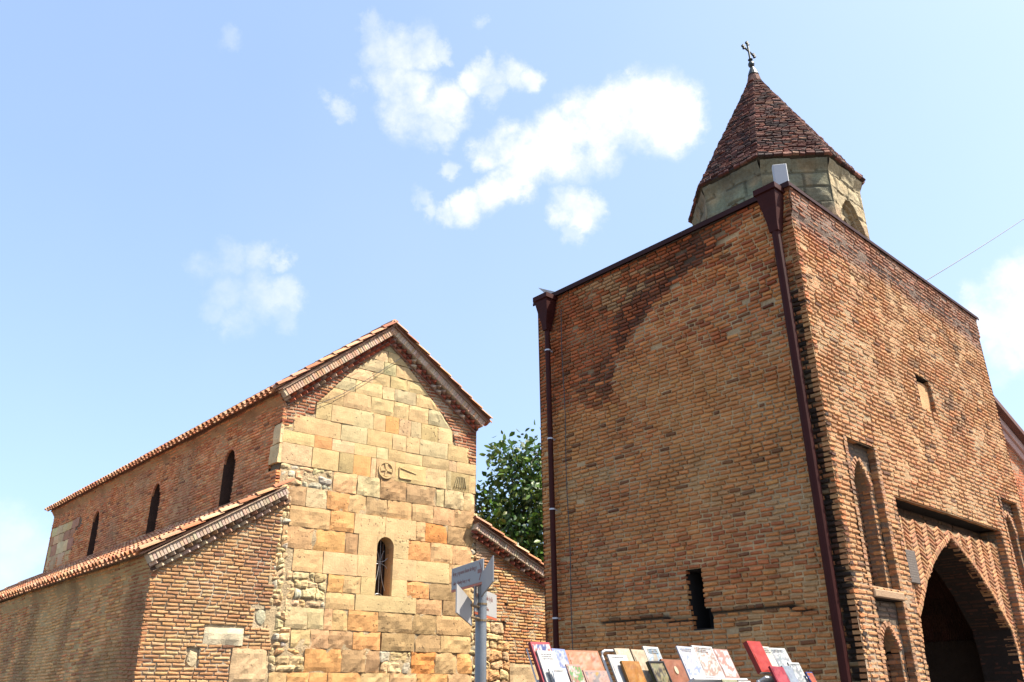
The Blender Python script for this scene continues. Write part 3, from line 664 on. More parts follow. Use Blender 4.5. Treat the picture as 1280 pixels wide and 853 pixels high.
# overhead cable
oc = MB(); a_, b2 = Vector((6.75, 12.05, 7.86)), Vector((15.5, 17.2, 13.4)); pts = []
a_ = FB.p(4.35, 7.88, -.15)
dirp = Vector((sin(radians(35.6)), cos(radians(35.6)), 0)); b2 = dirp * 19 + Z * (1.6 + .502 * 19); b2 = a_ + (b2 - a_) * 2.2
for i in range(25):
    t = i / 24; p = a_.lerp(b2, t); p.z -= .25 * 4 * t * (1 - t) * .4; pts.append(p)
tube(oc, pts, .008, 5); tag(oc.build('overhead_cable', M_wire, None, loc=a_.copy()), 'thin black cable rising from the tower top across the sky', 'cable')

# ================================================================== BASILICA
A = Vector((-5.87, 13.80, 0)); church = tag(empty('church', A), 'old basilica with yellow stone gable front, brick side aisles and red tiled roofs', 'church')
FC = Fr(A, az(52), Z, az(142)); FS = Fr(A, az(-43.1), Z, az(-133.1)); UN = 1.93
NO = FC.p(UN, 0); FN = Fr(NO, az(-43.1), Z, az(-133.1))
cb_, cm = MB(), MB()
BR3 = [(.60, .34, .16), (.64, .41, .21), (.54, .28, .13), (.62, .38, .19), (.66, .47, .27), (.50, .24, .11), (.62, .34, .15)]
MC3 = (.58, .48, .33)
def col3(u, z):
    c = mixc(sc(vary(random.choice(BR3), .10), .9), (.56, .40, .235), .38)
    k = sm(1.25, 1.9, u + .3 * fn(u, z, 1.5, 1)) * sm(4.9, 4.4, z)
    if z > 3.2 and random.random() < .5: c = mixc(c, (.30, .14, .09), k * .6)
    if random.random() < .03: c = mixc(c, (.2, .1, .07), .7)
    return c
def mcol3(u, z): return mixc(MC3, (.60, .52, .40), sm(0, .5, fn(u, z, 1.2, 7)))
def arib(z): return 2.10 + .10 * fn(0, z, 2.2, 4)
def patches(z):
    h = []
    if 2.49 < z < 2.78: h.append((.97, 1.66))
    if 2.82 < z < 3.13: h.append((1.80, 2.05))
    if 2.14 < z < 2.42: h.append((.74, .95))
    if z < 2.46: h.append((1.47, 2.12))
    return h
def spAn(z):
    l = 0 if z < 3.84 else -.08 + (z - 3.80) * 1.517
    return sub_iv([(l, arib(z))], patches(z)) if l < arib(z) else []
brick_wall(cb_, cm, FC, 0, 5.12, spAn, col3, mcol3, seed=41, rag=.012, relief=.019, wav=.02, vj=.022, nf=lambda u, z: .02 * fn(u, z, 1.0, 44), miss=.01, tiltv=.012, jit=.006)
plane(cm, FC, -.0, 2.3, 0, 3.8, -.035, MC3, .12, .012, mcol3)
# gable brickwork
GL = lambda z: max(UN, 1.84 + (z - 6.92) * 1.207) if z > 6.6 else UN
GR = lambda z: min(6.42, 6.50 - (z - 7.08) * 1.37) if z > 6.6 else 6.42
SLt = [(0, 2.16), (3.9, 2.20), (5.0, 2.12), (5.3, 2.1), (5.69, 2.05), (5.7, 1.95), (6.40, 1.96), (6.46, 2.14), (6.56, 2.17), (6.73, 2.42), (6.735, 2.56), (6.96, 2.57), (7.27, 2.84), (7.83, 3.30), (8.15, 3.68), (8.65, 4.07), (8.7, 4.1)]
SRt = [(0, 6.38), (4.89, 6.40), (6.31, 6.42), (6.34, 6.27), (6.62, 6.14), (6.66, 5.88), (6.98, 5.80), (7.3, 5.55), (7.44, 5.38), (7.8, 5.05), (8.06, 4.81), (8.4, 4.4), (8.65, 4.12), (8.7, 4.1)]
SL = lambda z: interp(SLt, z); SR = lambda z: interp(SRt, z)
def spG(z):
    if z > 8.78: return []
    l, r = GL(z), GR(z)
    if l >= r: return []
    return sub_iv([(l, r)], [(SL(z), SR(z))]) if z < 8.66 else [(l, r)]
BR4 = [(.46, .22, .11), (.50, .27, .14), (.42, .18, .09), (.52, .33, .19), (.40, .16, .08)]
brick_wall(cb_, cm, FC, 6.34, 8.95, spG, lambda u, z: vary(random.choice(BR4), .15), lambda u, z: mixc(MC3, (.62, .50, .36), .5), seed=43, vj=.022, ch=.066, relief=.014)
# stone facade ---------------------------------------------------
st = MB(); Yl, Pc, Or, OO, Bn, Tn, Gy, Gg = (.63, .48, .265), (.67, .51, .29), (.66, .37, .155), (.70, .31, .09), (.44, .30, .165), (.60, .41, .225), (.56, .47, .285), (.46, .38, .20)
Yp = (.66, .50, .30)
def uof(px, z):      # joint position along the facade (measured on site drawing grid)
    return px
ROWS = [
 (6.68, 7.03, [(2.60, 2.93, Yl), (2.93, 3.42, Yp), (3.42, 3.86, Gy), (3.86, 4.14, Yl), (4.14, 4.46, Or), (4.46, 4.75, Yp), (4.75, 5.0, Gy), (5.0, 5.42, Yl), (5.42, 5.80, Yp)], .008),
 (6.34, 6.68, [(2.17, 3.16, Yl), (3.16, 3.74, Gy), (3.74, 4.32, Yl), (4.32, 4.65, Yp), (4.65, 4.97, Yl), (4.97, 5.68, Gy), (5.68, 6.22, Yl)], .008),
 (6.10, 6.34, [(1.96, 2.62, Yl), (2.62, 2.99, Or), (2.99, 3.47, Yp), (3.47, 3.97, Yl), (3.97, 4.24, Gy), (4.24, 4.64, Yl), (4.64, 5.06, Yp), (5.06, 5.72, Yl), (5.72, 5.92, Yp), (5.92, 6.42, Yl)], .008),
 (5.70, 6.10, [(1.95, 2.60, Yp), (2.60, 3.16, Yl), (3.16, 3.48, Gg), (3.48, 3.86, Or), (3.86, 3.98, Yp), (3.98, 4.42, Yl), (4.42, 5.15, Yl), (5.15, 5.66, Yp), (5.66, 5.78, Gy), (5.78, 6.24, Gg), (6.24, 6.42, Yl)], .012),
 (5.31, 5.70, [(3.08, 3.58, Tn), (3.58, 4.10, Gy), (4.10, 4.70, Bn), (4.70, 5.40, Bn), (5.42, 5.62, Gy), (5.62, 6.12, Gy), (6.12, 6.40, Yp)], .022),
 (4.95, 5.31, [(2.16, 2.55, Bn), (2.55, 2.97, Gy), (2.97, 3.44, Or), (3.44, 3.80, Tn), (3.80, 4.28, Bn), (4.28, 4.85, Tn), (4.85, 5.36, Tn), (5.36, 5.88, Tn), (5.88, 6.38, Bn)], .018),
 (4.57, 4.95, [(2.26, 3.08, Tn), (3.08, 3.58, Or), (3.58, 4.26, Pc), (4.26, 4.96, Pc), (4.96, 5.18, Tn), (5.18, 5.72, OO), (5.72, 6.16, Bn), (6.16, 6.38, Tn)], .015),
 (4.18, 4.57, [(2.16, 2.77, Tn), (2.77, 3.42, Or), (3.42, 3.69, Bn), (3.69, 4.10, Pc), (4.46, 4.80, Pc), (4.80, 5.32, Or), (5.32, 5.86, Tn), (5.86, 6.38, Tn)], .014),
 (3.78, 4.18, [(2.40, 3.00, Tn), (3.00, 3.70, Pc), (3.70, 4.10, Pc), (4.46, 5.0, Pc), (5.0, 5.78, Pc), (5.78, 6.38, Tn)], .014),
 (3.46, 3.78, [(3.12, 3.44, Or), (3.44, 3.80, Tn), (3.80, 4.10, Pc), (4.46, 4.80, Pc), (4.80, 5.32, Or), (5.32, 5.96, Bn), (5.96, 6.36, Tn)], .016),
 (3.17, 3.46, [(3.10, 3.70, Tn), (3.70, 5.02, Pc), (5.02, 5.62, Tn), (5.64, 6.34, Bn)], .016),
 (2.80, 3.17, [(2.36, 2.78, Gy), (2.78, 3.10, Gy), (3.10, 3.27, Tn), (3.27, 3.57, Tn), (3.57, 4.20, Or), (4.20, 4.95, Bn), (4.95, 5.50, Bn), (5.50, 6.36, Tn)], .018),
 (2.48, 2.80, [(2.50, 2.86, Yl), (2.86, 3.22, Tn), (3.22, 3.70, Bn), (3.70, 4.28, Or), (4.30, 5.02, Bn), (5.02, 5.62, Bn), (5.62, 6.36, Tn)], .022),
 (2.10, 2.48, [(2.78, 3.50, Or), (3.50, 3.98, Bn), (3.98, 4.28, Bn), (4.96, 5.50, OO), (5.50, 6.00, Tn), (6.00, 6.36, Or)], .026),
 (1.72, 2.10, [(2.16, 2.5, Tn), (2.5, 2.9, Or), (2.9, 3.26, Or), (3.26, 3.90, Or), (3.9, 4.5, Yl), (4.5, 5.1, Tn), (5.1, 5.8, Or), (5.8, 6.36, Tn)], .024)]
z = 1.72
while z > .05:
    h = min(z, random.uniform(.3, .4)); u = 2.16; r_ = []
    while u < 6.3:
        l = random.uniform(.4, .8); r_.append((u, min(u + l, 6.36), random.choice((Tn, Or, Yl, Bn, Gy)))); u += l
    ROWS.append((z - h, z, r_, .024)); z -= h
for (z0, z1, bl, rg) in ROWS:
    for (a, b, c) in bl:
        pc = c is Pc
        stone(st, FC, a, b, z0, z1, random.uniform(-.005, .005) if not pc else .003, vary(mixc(c, (.63, .455, .245), .0 if pc else .22), .03 if pc else .07, .03), .002 if pc else rg * (.5 if z0 > 5.6 else .7), g=.004 if pc else (.007 if rg < .013 else .012), round_=.004 if pc else (.006 if rg < .013 else .011))
zz = [7.03, 7.38, 7.66, 7.92, 8.20, 8.45, 8.66]
for z0, z1 in zip(zz, zz[1:]):
    l0, l1, r0, r1 = SL(z0), SL(z1), SR(z0), SR(z1); k = max(1, int(round((r0 - l0) / .5))); T = sorted([random.uniform(-.06, .06) + i / k for i in range(1, k)]); T = [0] + T + [1]
    for a, b in zip(T, T[1:]):
        ul = (l0 + (r0 - l0) * a, l1 + (r1 - l1) * a); ur = (l0 + (r0 - l0) * b, l1 + (r1 - l1) * b)
        if a > 0: m_ = (ul[0] + ul[1]) / 2; ul = (m_, max(m_, l1) if m_ < l1 else min(m_, r1))
        if b < 1: m_ = (ur[0] + ur[1]) / 2; ur = (m_, max(m_, l1) if m_ < l1 else min(m_, r1))
        stone(st, FC, min(ul), max(ur), z0, z1, random.uniform(-.006, .006), vary(random.choice((Yl, Yp, Yl, Gy, Yl)), .08, .03), .010, uu=(ul, ur), g=.010, round_=.010)
# slanted corner stones in the gable steps
stone(st, FC, 1.96, 2.17, 6.34, 6.46, 0, Yl, .006)
RUB = [Yl, Gy, Tn, Yp, Or]
RG = [Gy, (.52, .50, .42), Yp, Tn, Yl]
rubble(st, FC, 2.02, 3.06, 5.31, 5.70, RG, .17)
rubble(st, FC, 2.06, 2.28, 3.17, 5.31, RG, .13)
rubble(st, FC, 2.30, 3.10, 3.17, 3.78, RG, .17)
rubble(st, FC, 2.18, 2.48, 2.48, 3.17, RG, .15)
rubble(st, FC, 2.14, 2.78, 2.10, 2.48, RUB, .18); rubble(st, FC, 4.28, 4.96, 2.10, 2.48, RG, .2)
rubble(st, FC, 6.30, 6.46, .2, 5.3, RG, .14)
rubble(st, FC, 6.62, 7.30, 1.2, 2.75, [Tn, Or, Yl], .24)
rubble(st, FC, 6.60, 7.15, 2.75, 3.10, [Yl, Tn], .2)
# stones let into the aisle brickwork
stone(st, FC, .98, 1.65, 2.49, 2.77, .015, (.66, .58, .42), .012)
blob_stone(st, FC, 1.93, 2.98, .10, .15, -.03, (.50, .47, .34)); blob_stone(st, FC, .85, 2.28, .095, .13, -.02, (.55, .46, .31))
stone(st, FC, 1.48, 2.10, 1.9, 2.46, .01, (.60, .45, .28), .016); stone(st, FC, 1.48, 2.10, 1.2, 1.88, .01, (.55, .42, .28), .016)
stone(st, FC, 7.32, 8.1, 1.5, 2.32, 0, (.58, .44, .27), .012)
# carved relief stones in the gable band
rl = MB()
for i in range(20):
    a0 = 2 * pi * i / 20; a1 = 2 * pi * (i + 1) / 20; cu, cz = 4.20, 5.885
    for (r0, r1) in ((.145, .175),):
        rl.add([FC.p(cu + r * cos(a), cz + r * sin(a), n) for n in (0, .020) for (r, a) in ((r0, a0), (r1, a0), (r1, a1), (r0, a1))], [(4, 5, 6, 7), (0, 1, 5, 4), (1, 2, 6, 5), (2, 3, 7, 6), (3, 0, 4, 7)], Yl)
for i in range(4):
    G_ = FC.rot(4.20, 5.885, 90 * i); rl.add([G_.p(*q) for q in ((.015, -.012, .018), (.13, -.035, .018), (.13, .035, .018), (.015, .012, .018), (.015, -.012, 0), (.13, -.045, 0), (.13, .045, 0), (.015, .012, 0))], [(0, 1, 2, 3), (0, 4, 5, 1), (1, 5, 6, 2), (2, 6, 7, 3), (3, 7, 4, 0)], Yl)
rl.build('carved_relief', M_stone, church); rl = MB(); rbox(rl, FC, 4.5, 4.52, 5.78, 6.00, 0, .018, .006, Yl); rbox(rl, FC, 4.521, 4.80, 5.76, 5.79, 0, .020, .006, Yl); rbox(rl, FC.rot(4.52, 5.98, -12), 0, .4, 0, .02, 0, .010, .004, Yl)
rl.build('carved_relief', M_stone, church); rl = MB()
for i in range(6):
    G_ = FC.rot(5.86 + i * .06, 5.78, 72 + i * 6); rbox(rl, G_, 0, .24, -.010, .010, 0, .018, .005, (.5, .42, .25))
stf = st.build('stone_facade', M_stone, church); rl.build('carved_relief', M_stone, church)
plane(cm, FC, 2.0, 4.08, 0, 6.75, -.024, (.60, .48, .31), .05, .010); plane(cm, FC, 4.48, 6.4, 0, 6.75, -.024, (.60, .48, .31), .05, .010)
plane(cm, FC, 4.08, 4.48, 0, 3.44, -.05, (.50, .42, .30), .1, .02); plane(cm, FC, 4.08, 4.48, 4.6, 6.75, -.05, (.50, .42, .30), .1, .02)
for i in range(26):
    za, zb = 6.75 + i * .08, 6.83 + i * .08
    if zb < 8.95: quad(cm, FC.p(GL(za) + .02, za, -.04), FC.p(GR(za) - .02, za, -.04), FC.p(GR(zb) - .02, zb, -.04), FC.p(GL(zb) + .02, zb, -.04), (.52, .40, .27))
# front window
win = MB(); wu0, wu1, wz0, wzs, wza = 4.10, 4.46, 3.46, 4.385, 4.565; uc = (wu0 + wu1) / 2; r_ = (wu1 - wu0) / 2
def arcpt(i, k, rr): a = pi - pi * i / k; return (uc + rr * cos(a), wzs + rr * sin(a))
K = 14
for i in range(K):
    p0, p1 = arcpt(i, K, r_), arcpt(i + 1, K, r_); q0, q1 = arcpt(i, K, r_ + .09), arcpt(i + 1, K, r_ + .09)
    ct = 4.568
    win.add([FC.p(*p0, .004), FC.p(*p1, .004), FC.p(p1[0], ct, .004), FC.p(p0[0], ct, .004)], [(0, 1, 2, 3)], Pc)
    win.add([FC.p(*p0, .004), FC.p(*p1, .004), FC.p(*p1, -.32), FC.p(*p0, -.32)], [(0, 1, 2, 3)], (.62, .45, .26))
win.add([FC.p(wu0, wz0, .0), FC.p(wu0, wzs, .0), FC.p(wu0, wzs, -.32), FC.p(wu0, wz0, -.32)], [(0, 1, 2, 3)], (.62, .45, .26))
win.add([FC.p(wu1, wz0, .0), FC.p(wu1, wzs, .0), FC.p(wu1, wzs, -.32), FC.p(wu1, wz0, -.32)], [(0, 1, 2, 3)], (.60, .38, .2))
win.add([FC.p(wu0, wz0, .0), FC.p(wu1, wz0, .0), FC.p(wu1, wz0, -.32), FC.p(wu0, wz0, -.32)], [(0, 1, 2, 3)], (.62, .45, .26))
for (a, b) in ((3.70, 4.10), (4.46, 4.80)): pass
wo = win.build('window', M_stone, church)
gl = MB(); box(gl, FC, wu0 - .02, wu1 + .02, wz0 - .02, wza + .02, -.33, -.32); gl.build('pane', M_glass, wo)
gr = MB(); ng = -.20
def arc3(c, r, a0, a1, k=10): return [FC.p(c[0] + r * cos(radians(a0 + (a1 - a0) * i / k)), c[1] + r * sin(radians(a0 + (a1 - a0) * i / k)), ng) for i in range(k + 1)]
mz = 4.10
tube(gr, arc3((uc, mz + .215), .20, 215, 325), .007, 6); tube(gr, arc3((uc, mz - .215), .20, 35, 145), .007, 6)
tube(gr, arc3((uc - .42, mz + .02), .40, -2, 32), .006, 6); tube(gr, arc3((uc + .42, mz + .02), .40, 182, 148), .006, 6)
tube(gr, arc3((uc - 1.2, mz), 1.18, -26, 0), .006, 6); tube(gr, arc3((uc + 1.2, mz), 1.18, 206, 180), .006, 6)
tube(gr, arc3((uc, wz0 - .06), .12, 20, 160), .008, 6)
tube(gr, [FC.p(uc, wz0, ng), FC.p(uc, wza, ng)], .005, 6)
gr.build('grille', M_iron, wo)
fr = MB()
for u in (wu0 + .07, wu1 - .075): box(fr, FC, u, u + .012, wz0, wzs + .1, -.31, -.29)
fr.build('frame', mat('window_frame', (.16, .09, .05), .6), wo)

# cornices --------------------------------------------------------
def cornice(name, F, p0, p1, flip, soldier, teeth, steps=(.075, .145, .066, .025, .055), nmax=.16):
    mb = MB(); du, dz = p1[0] - p0[0], p1[1] - p0[1]; L = sqrt(du * du + dz * dz); G_ = F.rot(p0[0], p0[1], math.degrees(math.atan2(dz, du))); s_ = -1 if not flip else 1
    # local v measured away from the roof (down)
    def bx(a, b, v0, v1, n0, n1, c): rbox(mb, G_, a, b, min(s_ * v0, s_ * v1), max(s_ * v0, s_ * v1), n0, n1, .003, c)
    v = .0
    bx(0, L, v, v + .02, -.05, nmax + .03, (.50, .38, .28)); v += .02
    k = int(L / .058)
    bx(0, L, v, v + steps[1], -.05, nmax - .012, (.60, .53, .42))
    for i in range(k):
        a = L * i / k; bx(a + .007, a + L / k - .007, v + .004, v + steps[1] - .004, 0, nmax + random.uniform(-.006, .006), vary(random.choice(soldier), .08))
    v += steps[1]
    for row in range(2):
        bx(0, L, v, v + steps[2] + .004, -.05, .0, (.16, .11, .08)); q = int(L / .15); nn = (.14, .10)[row]  # dark backing strip paints the shade between the teeth
        for i in range(q):
            a = L * (i + .5 * row) / q; w_ = L / q * .5; vv = [s_ * (v + .004), s_ * (v + steps[2] - .004)]
            if a + 2 * w_ > L + .01: continue
            vs = [G_.p(a, x, .0) for x in vv] + [G_.p(a + w_, x, nn + random.uniform(-.01, .01)) for x in vv] + [G_.p(a + 2 * w_, x, .0) for x in vv]
            mb.add(vs, [(0, 2, 3, 1), (2, 4, 5, 3), (0, 2, 4), (1, 3, 5)], vary(random.choice(teeth), .18))
        v += steps[2]
        bx(0, L, v, v + .014, -.05, nn * .35, vary((.40, .28, .2), .05)); v += .016
    mb.build(name, M_brick, church)
SOL = [(.66, .46, .33), (.62, .48, .36), (.60, .40, .26), (.68, .52, .39)]; TE = [(.46, .16, .09), (.36, .13, .08), (.52, .24, .15), (.55, .42, .32)]
SOLg = [(.62, .51, .40), (.58, .47, .37), (.62, .46, .34)]; TEg = [(.55, .45, .35), (.48, .30, .2), (.6, .5, .4)]
AP = (4.13, 9.00)
cornice('gable_cornice', FC, (1.80, 7.06), AP, False, SOL, TE)
cornice('gable_cornice', FC, (6.58, 7.32), AP, True, SOL, TE)
cornice('aisle_cornice', FC, (-.14, 3.83), (2.08, 5.24), False, SOLg, TEg, steps=(.075, .13, .062, .02, .05), nmax=.15)
cornice('aisle_cornice', FC, (9.3, 3.72), (6.38, 5.06), True, SOLg, TE, steps=(.075, .13, .062, .02, .05), nmax=.15)
# right aisle front
def spR(z):
    r = min(9.2, 6.40 + (5.00 - z) * 2.17); h = []
    if z < 3.1: h.append((6.4, 7.2 + .1 * fn(0, z, 3, 2)))
    if z < 2.34: h.append((7.2, 8.12))
    if 3.42 < z < 3.50: h.append((7.18, 7.28))
    return sub_iv([(6.44, r)], h) if r > 6.5 else []
brick_wall(cb_, cm, FC, 0, 4.95, spR, lambda u, z: mixc(vary(random.choice(BR3), .15), (.66, .58, .48), .85 * sm(.5, .2, (6.40 + (5.00 - z) * 2.17) - u) + .5 * sm(7.0, 6.6, u) * sm(4.2, 4.4, z)), lambda u, z: mixc(MC3, (.66, .60, .52), sm(.9, .3, (6.40 + (5.00 - z) * 2.17) - u)), seed=47, vj=.022, relief=.015, wav=.02, miss=.012, tiltv=.014)
plane(cm, FC, 6.4, 9.2, 0, 3.6, -.05, (.45, .36, .26), .12, .012)

# aisle side wall (left)
BR5 = [(.74, .42, .19), (.80, .46, .21), (.68, .34, .15), (.80, .50, .25), (.60, .30, .14)]
def col5(u, z):
    c = vary(random.choice(BR5), .18); t = fn(u, z, .5, 61)
    c = mixc(c, (.78, .54, .26), max(0, min(.5, .15 + t * 1.0))); k = sm(.0, .45, fn(u * 1.3, z * .9, 1.2, 63))
    c = mixc(c, (.22, .14, .08), k * .4)
    if u < 1.3: c = mixc(c, vary((.38, .17, .09), .15), .6 * sm(1.3, .6, u))
    return c
def mcol5(u, z): return mixc((.66, .50, .27), (.42, .29, .15), sm(-.1, .6, fn(u * 1.3, z * .9, 1.2, 63)) * .7)
brick_wall(cb_, cm, FS, 0, 3.86, lambda z: [(0, 15.5)], col5, mcol5, seed=51, nf=lambda u, z: .018 * fn(u, z, .7, 65) + .09 * sm(3.55, 3.8, z), vj=.022, relief=.012, miss=.012, mstep=.16, rag=.012, wav=.03, bl=(.2, .28), tiltv=.015)
# nave side wall
wins = [(1.84, 2.36), (5.65, 6.17), (9.72, 10.22)]
def spN(z):
    h = []
    for (a, b) in wins:
        c = (a + b) / 2; hw = (b - a) / 2
        if z < 6.42:
            hh = hw if z < 6.12 else hw * sqrt(max(0, 1 - ((z - 6.12) / .30) ** 2))
            h.append((c - hh, c + hh))
    if 5.6 < z < 6.46: h.append((0, .36 if z < 6.05 else .30))
    if 5.5 < z < 6.5: h.append((11.5 + .5 * fn(0, z, 3, 5), 13.95))
    return sub_iv([(0, 14.0)], h)
BR6 = [(.80, .37, .17), (.74, .32, .145), (.84, .42, .20), (.86, .48, .25), (.66, .27, .12), (.82, .40, .19)]
def col6(u, z):
    c = vary(random.choice(BR6), .10); t = fn(u, z, .8, 71)
    c = mixc(c, (.42, .27, .18), max(0, min(.5, t))) ; return mixc(c, (.14, .07, .05), .6) if random.random() < .035 else c
brick_wall(cb_, cm, FN, 4.9, 7.04, spN, col6, lambda u, z: mixc((.70, .46, .25), (.56, .34, .18), sm(-.2, .4, fn(u, z, 1, 73))), seed=57, nf=lambda u, z: .03 * fn(u, z, .8, 75) + .10 * sm(6.80, 7.0, z), mstep=.16, miss=.012, vj=.018, tiltv=.012, wav=.02, rag=.003)
box(cm, FN, -.02, 14.1, 7.0, 7.10, -.1, .10, (.45, .26, .17)); box(cm, FS, -.02, 15.5, 3.85, 3.93, -.1, .08, (.45, .34, .22))
ss = MB()
stone(ss, FN, -.005, .36, 5.70, 6.06, .03, (.74, .58, .34), .01); stone(ss, FN, -.005, .30, 6.07, 6.46, .02, (.78, .6, .36), .01)
ss.build('corner_stones', M_stone, church); ss = MB()
for (z0, z1) in ((5.2, 5.62), (5.62, 5.95), (5.95, 6.22), (6.22, 6.5)):
    u = 11.45 + random.uniform(0, .5)
    while u < 13.9:
        l = random.uniform(.35, .7); stone(ss, FN, u, min(u + l, 13.98), z0, z1, .0, vary(random.choice(((.74, .56, .32), (.66, .50, .30), (.78, .62, .38), (.55, .32, .2))), .1), .015, step=.12); u += l
ss.build('corner_stones', M_stone, church)
plane(cm, FN, 11.2, 14.0, 5.0, 6.6, -.04, (.3, .24, .16), .2, .01); plane(cm, FN, 0, .4, 5.2, 6.5, -.05, (.3, .24, .16), .2, .01)
for (a, b) in wins:
    f = MB(); c = (a + b) / 2; hw = (b - a) / 2
    arc = [(c - hw + .016, 5.0), (c - hw + .016, 6.12)] + [(c - (hw - .016) * cos(pi * i / 10), 6.12 + .27 * sin(pi * i / 10)) for i in range(1, 10)] + [(c + hw - .016, 6.12), (c + hw - .016, 5.0)]
    for (p0, p1) in zip(arc, arc[1:]): f.add([FN.p(*p0, -.005), FN.p(*p1, -.005), FN.p(*p1, -.45), FN.p(*p0, -.45)], [(0, 1, 2, 3)], (.14, .08, .055))
    for (p0, p1) in list(zip(arc, arc[1:]))[1:-1]:
        L = sqrt((p1[0] - p0[0]) ** 2 + (p1[1] - p0[1]) ** 2); G_ = FN.rot(p0[0], p0[1], math.degrees(math.atan2(p1[1] - p0[1], p1[0] - p0[0]))); brick(f, G_, .004, L - .004, -.004, .06, .006, .05, vary((.72, .36, .19), .12))
    fo = f.build('window', M_brick, church); q = MB(); box(q, FN, a - .03, b + .03, 4.95, 6.45, -.46, -.45); q.build('pane', M_glass, fo)
cb_.build('brickwork', M_brick, church)
# closing walls (far end, right side)
E1 = NO + az(-43.1) * 14.0; RW = FC.p(6.42, 0); E2 = RW + az(-43.1) * 14.0
quad(cm, E1, E2, E2 + Z * 7.1, E1 + Z * 7.1, (.33, .24, .16)); cm.add([E1 + Z * 7.1, E2 + Z * 7.1, (E1 + E2) / 2 + Z * 8.9], [(0, 1, 2)], (.33, .2, .14))
quad(cm, RW, E2, E2 + Z * 7.2, RW + Z * 7.2, (.33, .2, .14))
SE = A + az(-43.1) * 15.5; SE2 = SE + az(46.9) * 2.1; quad(cm, SE, SE2, SE2 + Z * 5.1, SE + Z * 3.8, (.33, .24, .16))
RE = FC.p(9.2, 0); RE2 = RE + az(-43.1) * 13; quad(cm, RE, RE2, RE2 + Z * 3.7, RE + Z * 3.7, (.33, .24, .16))
cm.build('mortar_bed', M_mortar, church)

# tiled roofs ------------------------------------------------------
TC = [(.66, .35, .19), (.71, .42, .25), (.61, .29, .15), (.73, .48, .31), (.56, .27, .15), (.68, .40, .25)]
def tile_roof(name, P00, P10, P01, P11, pitch=.20, tl_=.38, r=.062, over=.0):
    """P00->P10 along the eave, P00->P01 up the slope"""
    mb = MB(); W_ = (P10 - P00).length; L = (P01 - P00).length; nc = int(W_ / pitch); nr = max(1, int(round(L / tl_)))
    nrm = (P10 - P00).cross(P01 - P00).normalized()
    if nrm.z < 0: nrm = -nrm
    def P(s_, t): return P00.lerp(P10, s_).lerp(P01.lerp(P11, s_), t)
    U = (P10 - P00).normalized()
    mb.add([P00 - nrm * .02, P10 - nrm * .02, P11 - nrm * .02, P01 - nrm * .02, P00 - nrm * .05, P10 - nrm * .05, P11 - nrm * .05, P01 - nrm * .05], [(0, 1, 2, 3), (4, 5, 6, 7), (0, 1, 5, 4), (1, 2, 6, 5), (2, 3, 7, 6), (3, 0, 4, 7)], (.42, .25, .17))
    K_ = 6
    for i in range(nc):
        for (off, up) in ((0, 1), (.5, -1)):
            if off and i == nc - 1: continue
            s_ = (i + .5 + off) / nc
            for j in range(nr):
                t0 = j / nr - .02; t1 = (j + 1) / nr + .012; rr0, rr1 = r * 1.12, r * .9; c = vary(random.choice(TC), .12); vs = []
                sj = random.uniform(-.006, .006) / W_ * 1.0; e0 = random.uniform(-.012, .012) if j == 0 else 0
                for (t, rr, lift) in ((t0, rr0, .022), (t1, rr1, .0)):
                    q = P(s_ + sj, t) - (P(s_, .01) - P(s_, 0)).normalized() * (e0 if t == t0 else 0)
                    for k in range(K_ + 1):
                        a = pi * k / K_; base_n = lift if up > 0 else r * .55 + lift * .5 - .03
                        vs.append(q + U * rr * cos(a) + nrm * (base_n + up * rr * sin(a) * (.9 if up > 0 else .75)))
                    for k in range(K_ + 1):
                        a = pi * k / K_; base_n = lift if up > 0 else r * .55 + lift * .5 - .03
                        r2 = rr - .014
                        vs.append(q + U * r2 * cos(a) + nrm * (base_n + up * r2 * sin(a) * (.9 if up > 0 else .75) + (0 if up > 0 else .0)))
                n1 = K_ + 1; fs = []
                for k in range(K_): fs += [(k, k + 1, 2 * n1 + k + 1, 2 * n1 + k), (n1 + k, n1 + k + 1, 3 * n1 + k + 1, 3 * n1 + k), (k, k + 1, n1 + k + 1, n1 + k)]
                mb.add(vs, fs, c)
    return mb.build(name, M_tile, church)
# nave left slope
fo_ = .20
apx = FC.p(4.13, 9.03, fo_); apb = (E1 + E2) / 2 + Z * 9.03 + az(-43.1) * .1
lft = FC.p(1.70, 7.05, fo_); lfb = E1 + az(-133.1) * .2 + Z * 7.05 + az(-43.1) * .15
tile_roof('nave_roof', lft, lfb, apx, apb, .2, .42)
rgt = FC.p(6.66, 7.33, fo_); rgb = E2 + az(46.9) * .2 + Z * 7.33
tile_roof('nave_roof', rgt, rgb, apx, apb, .2, .42)
rd = MB()
for i in range(36):
    a = apx.lerp(apb, i / 36); b = apx.lerp(apb, (i + 1) / 36 + .003); tube(rd, [a + Z * .02, b + Z * .035], .085, 10, vary(random.choice(TC), .1))
rd.build('ridge_tiles', M_tile, church)
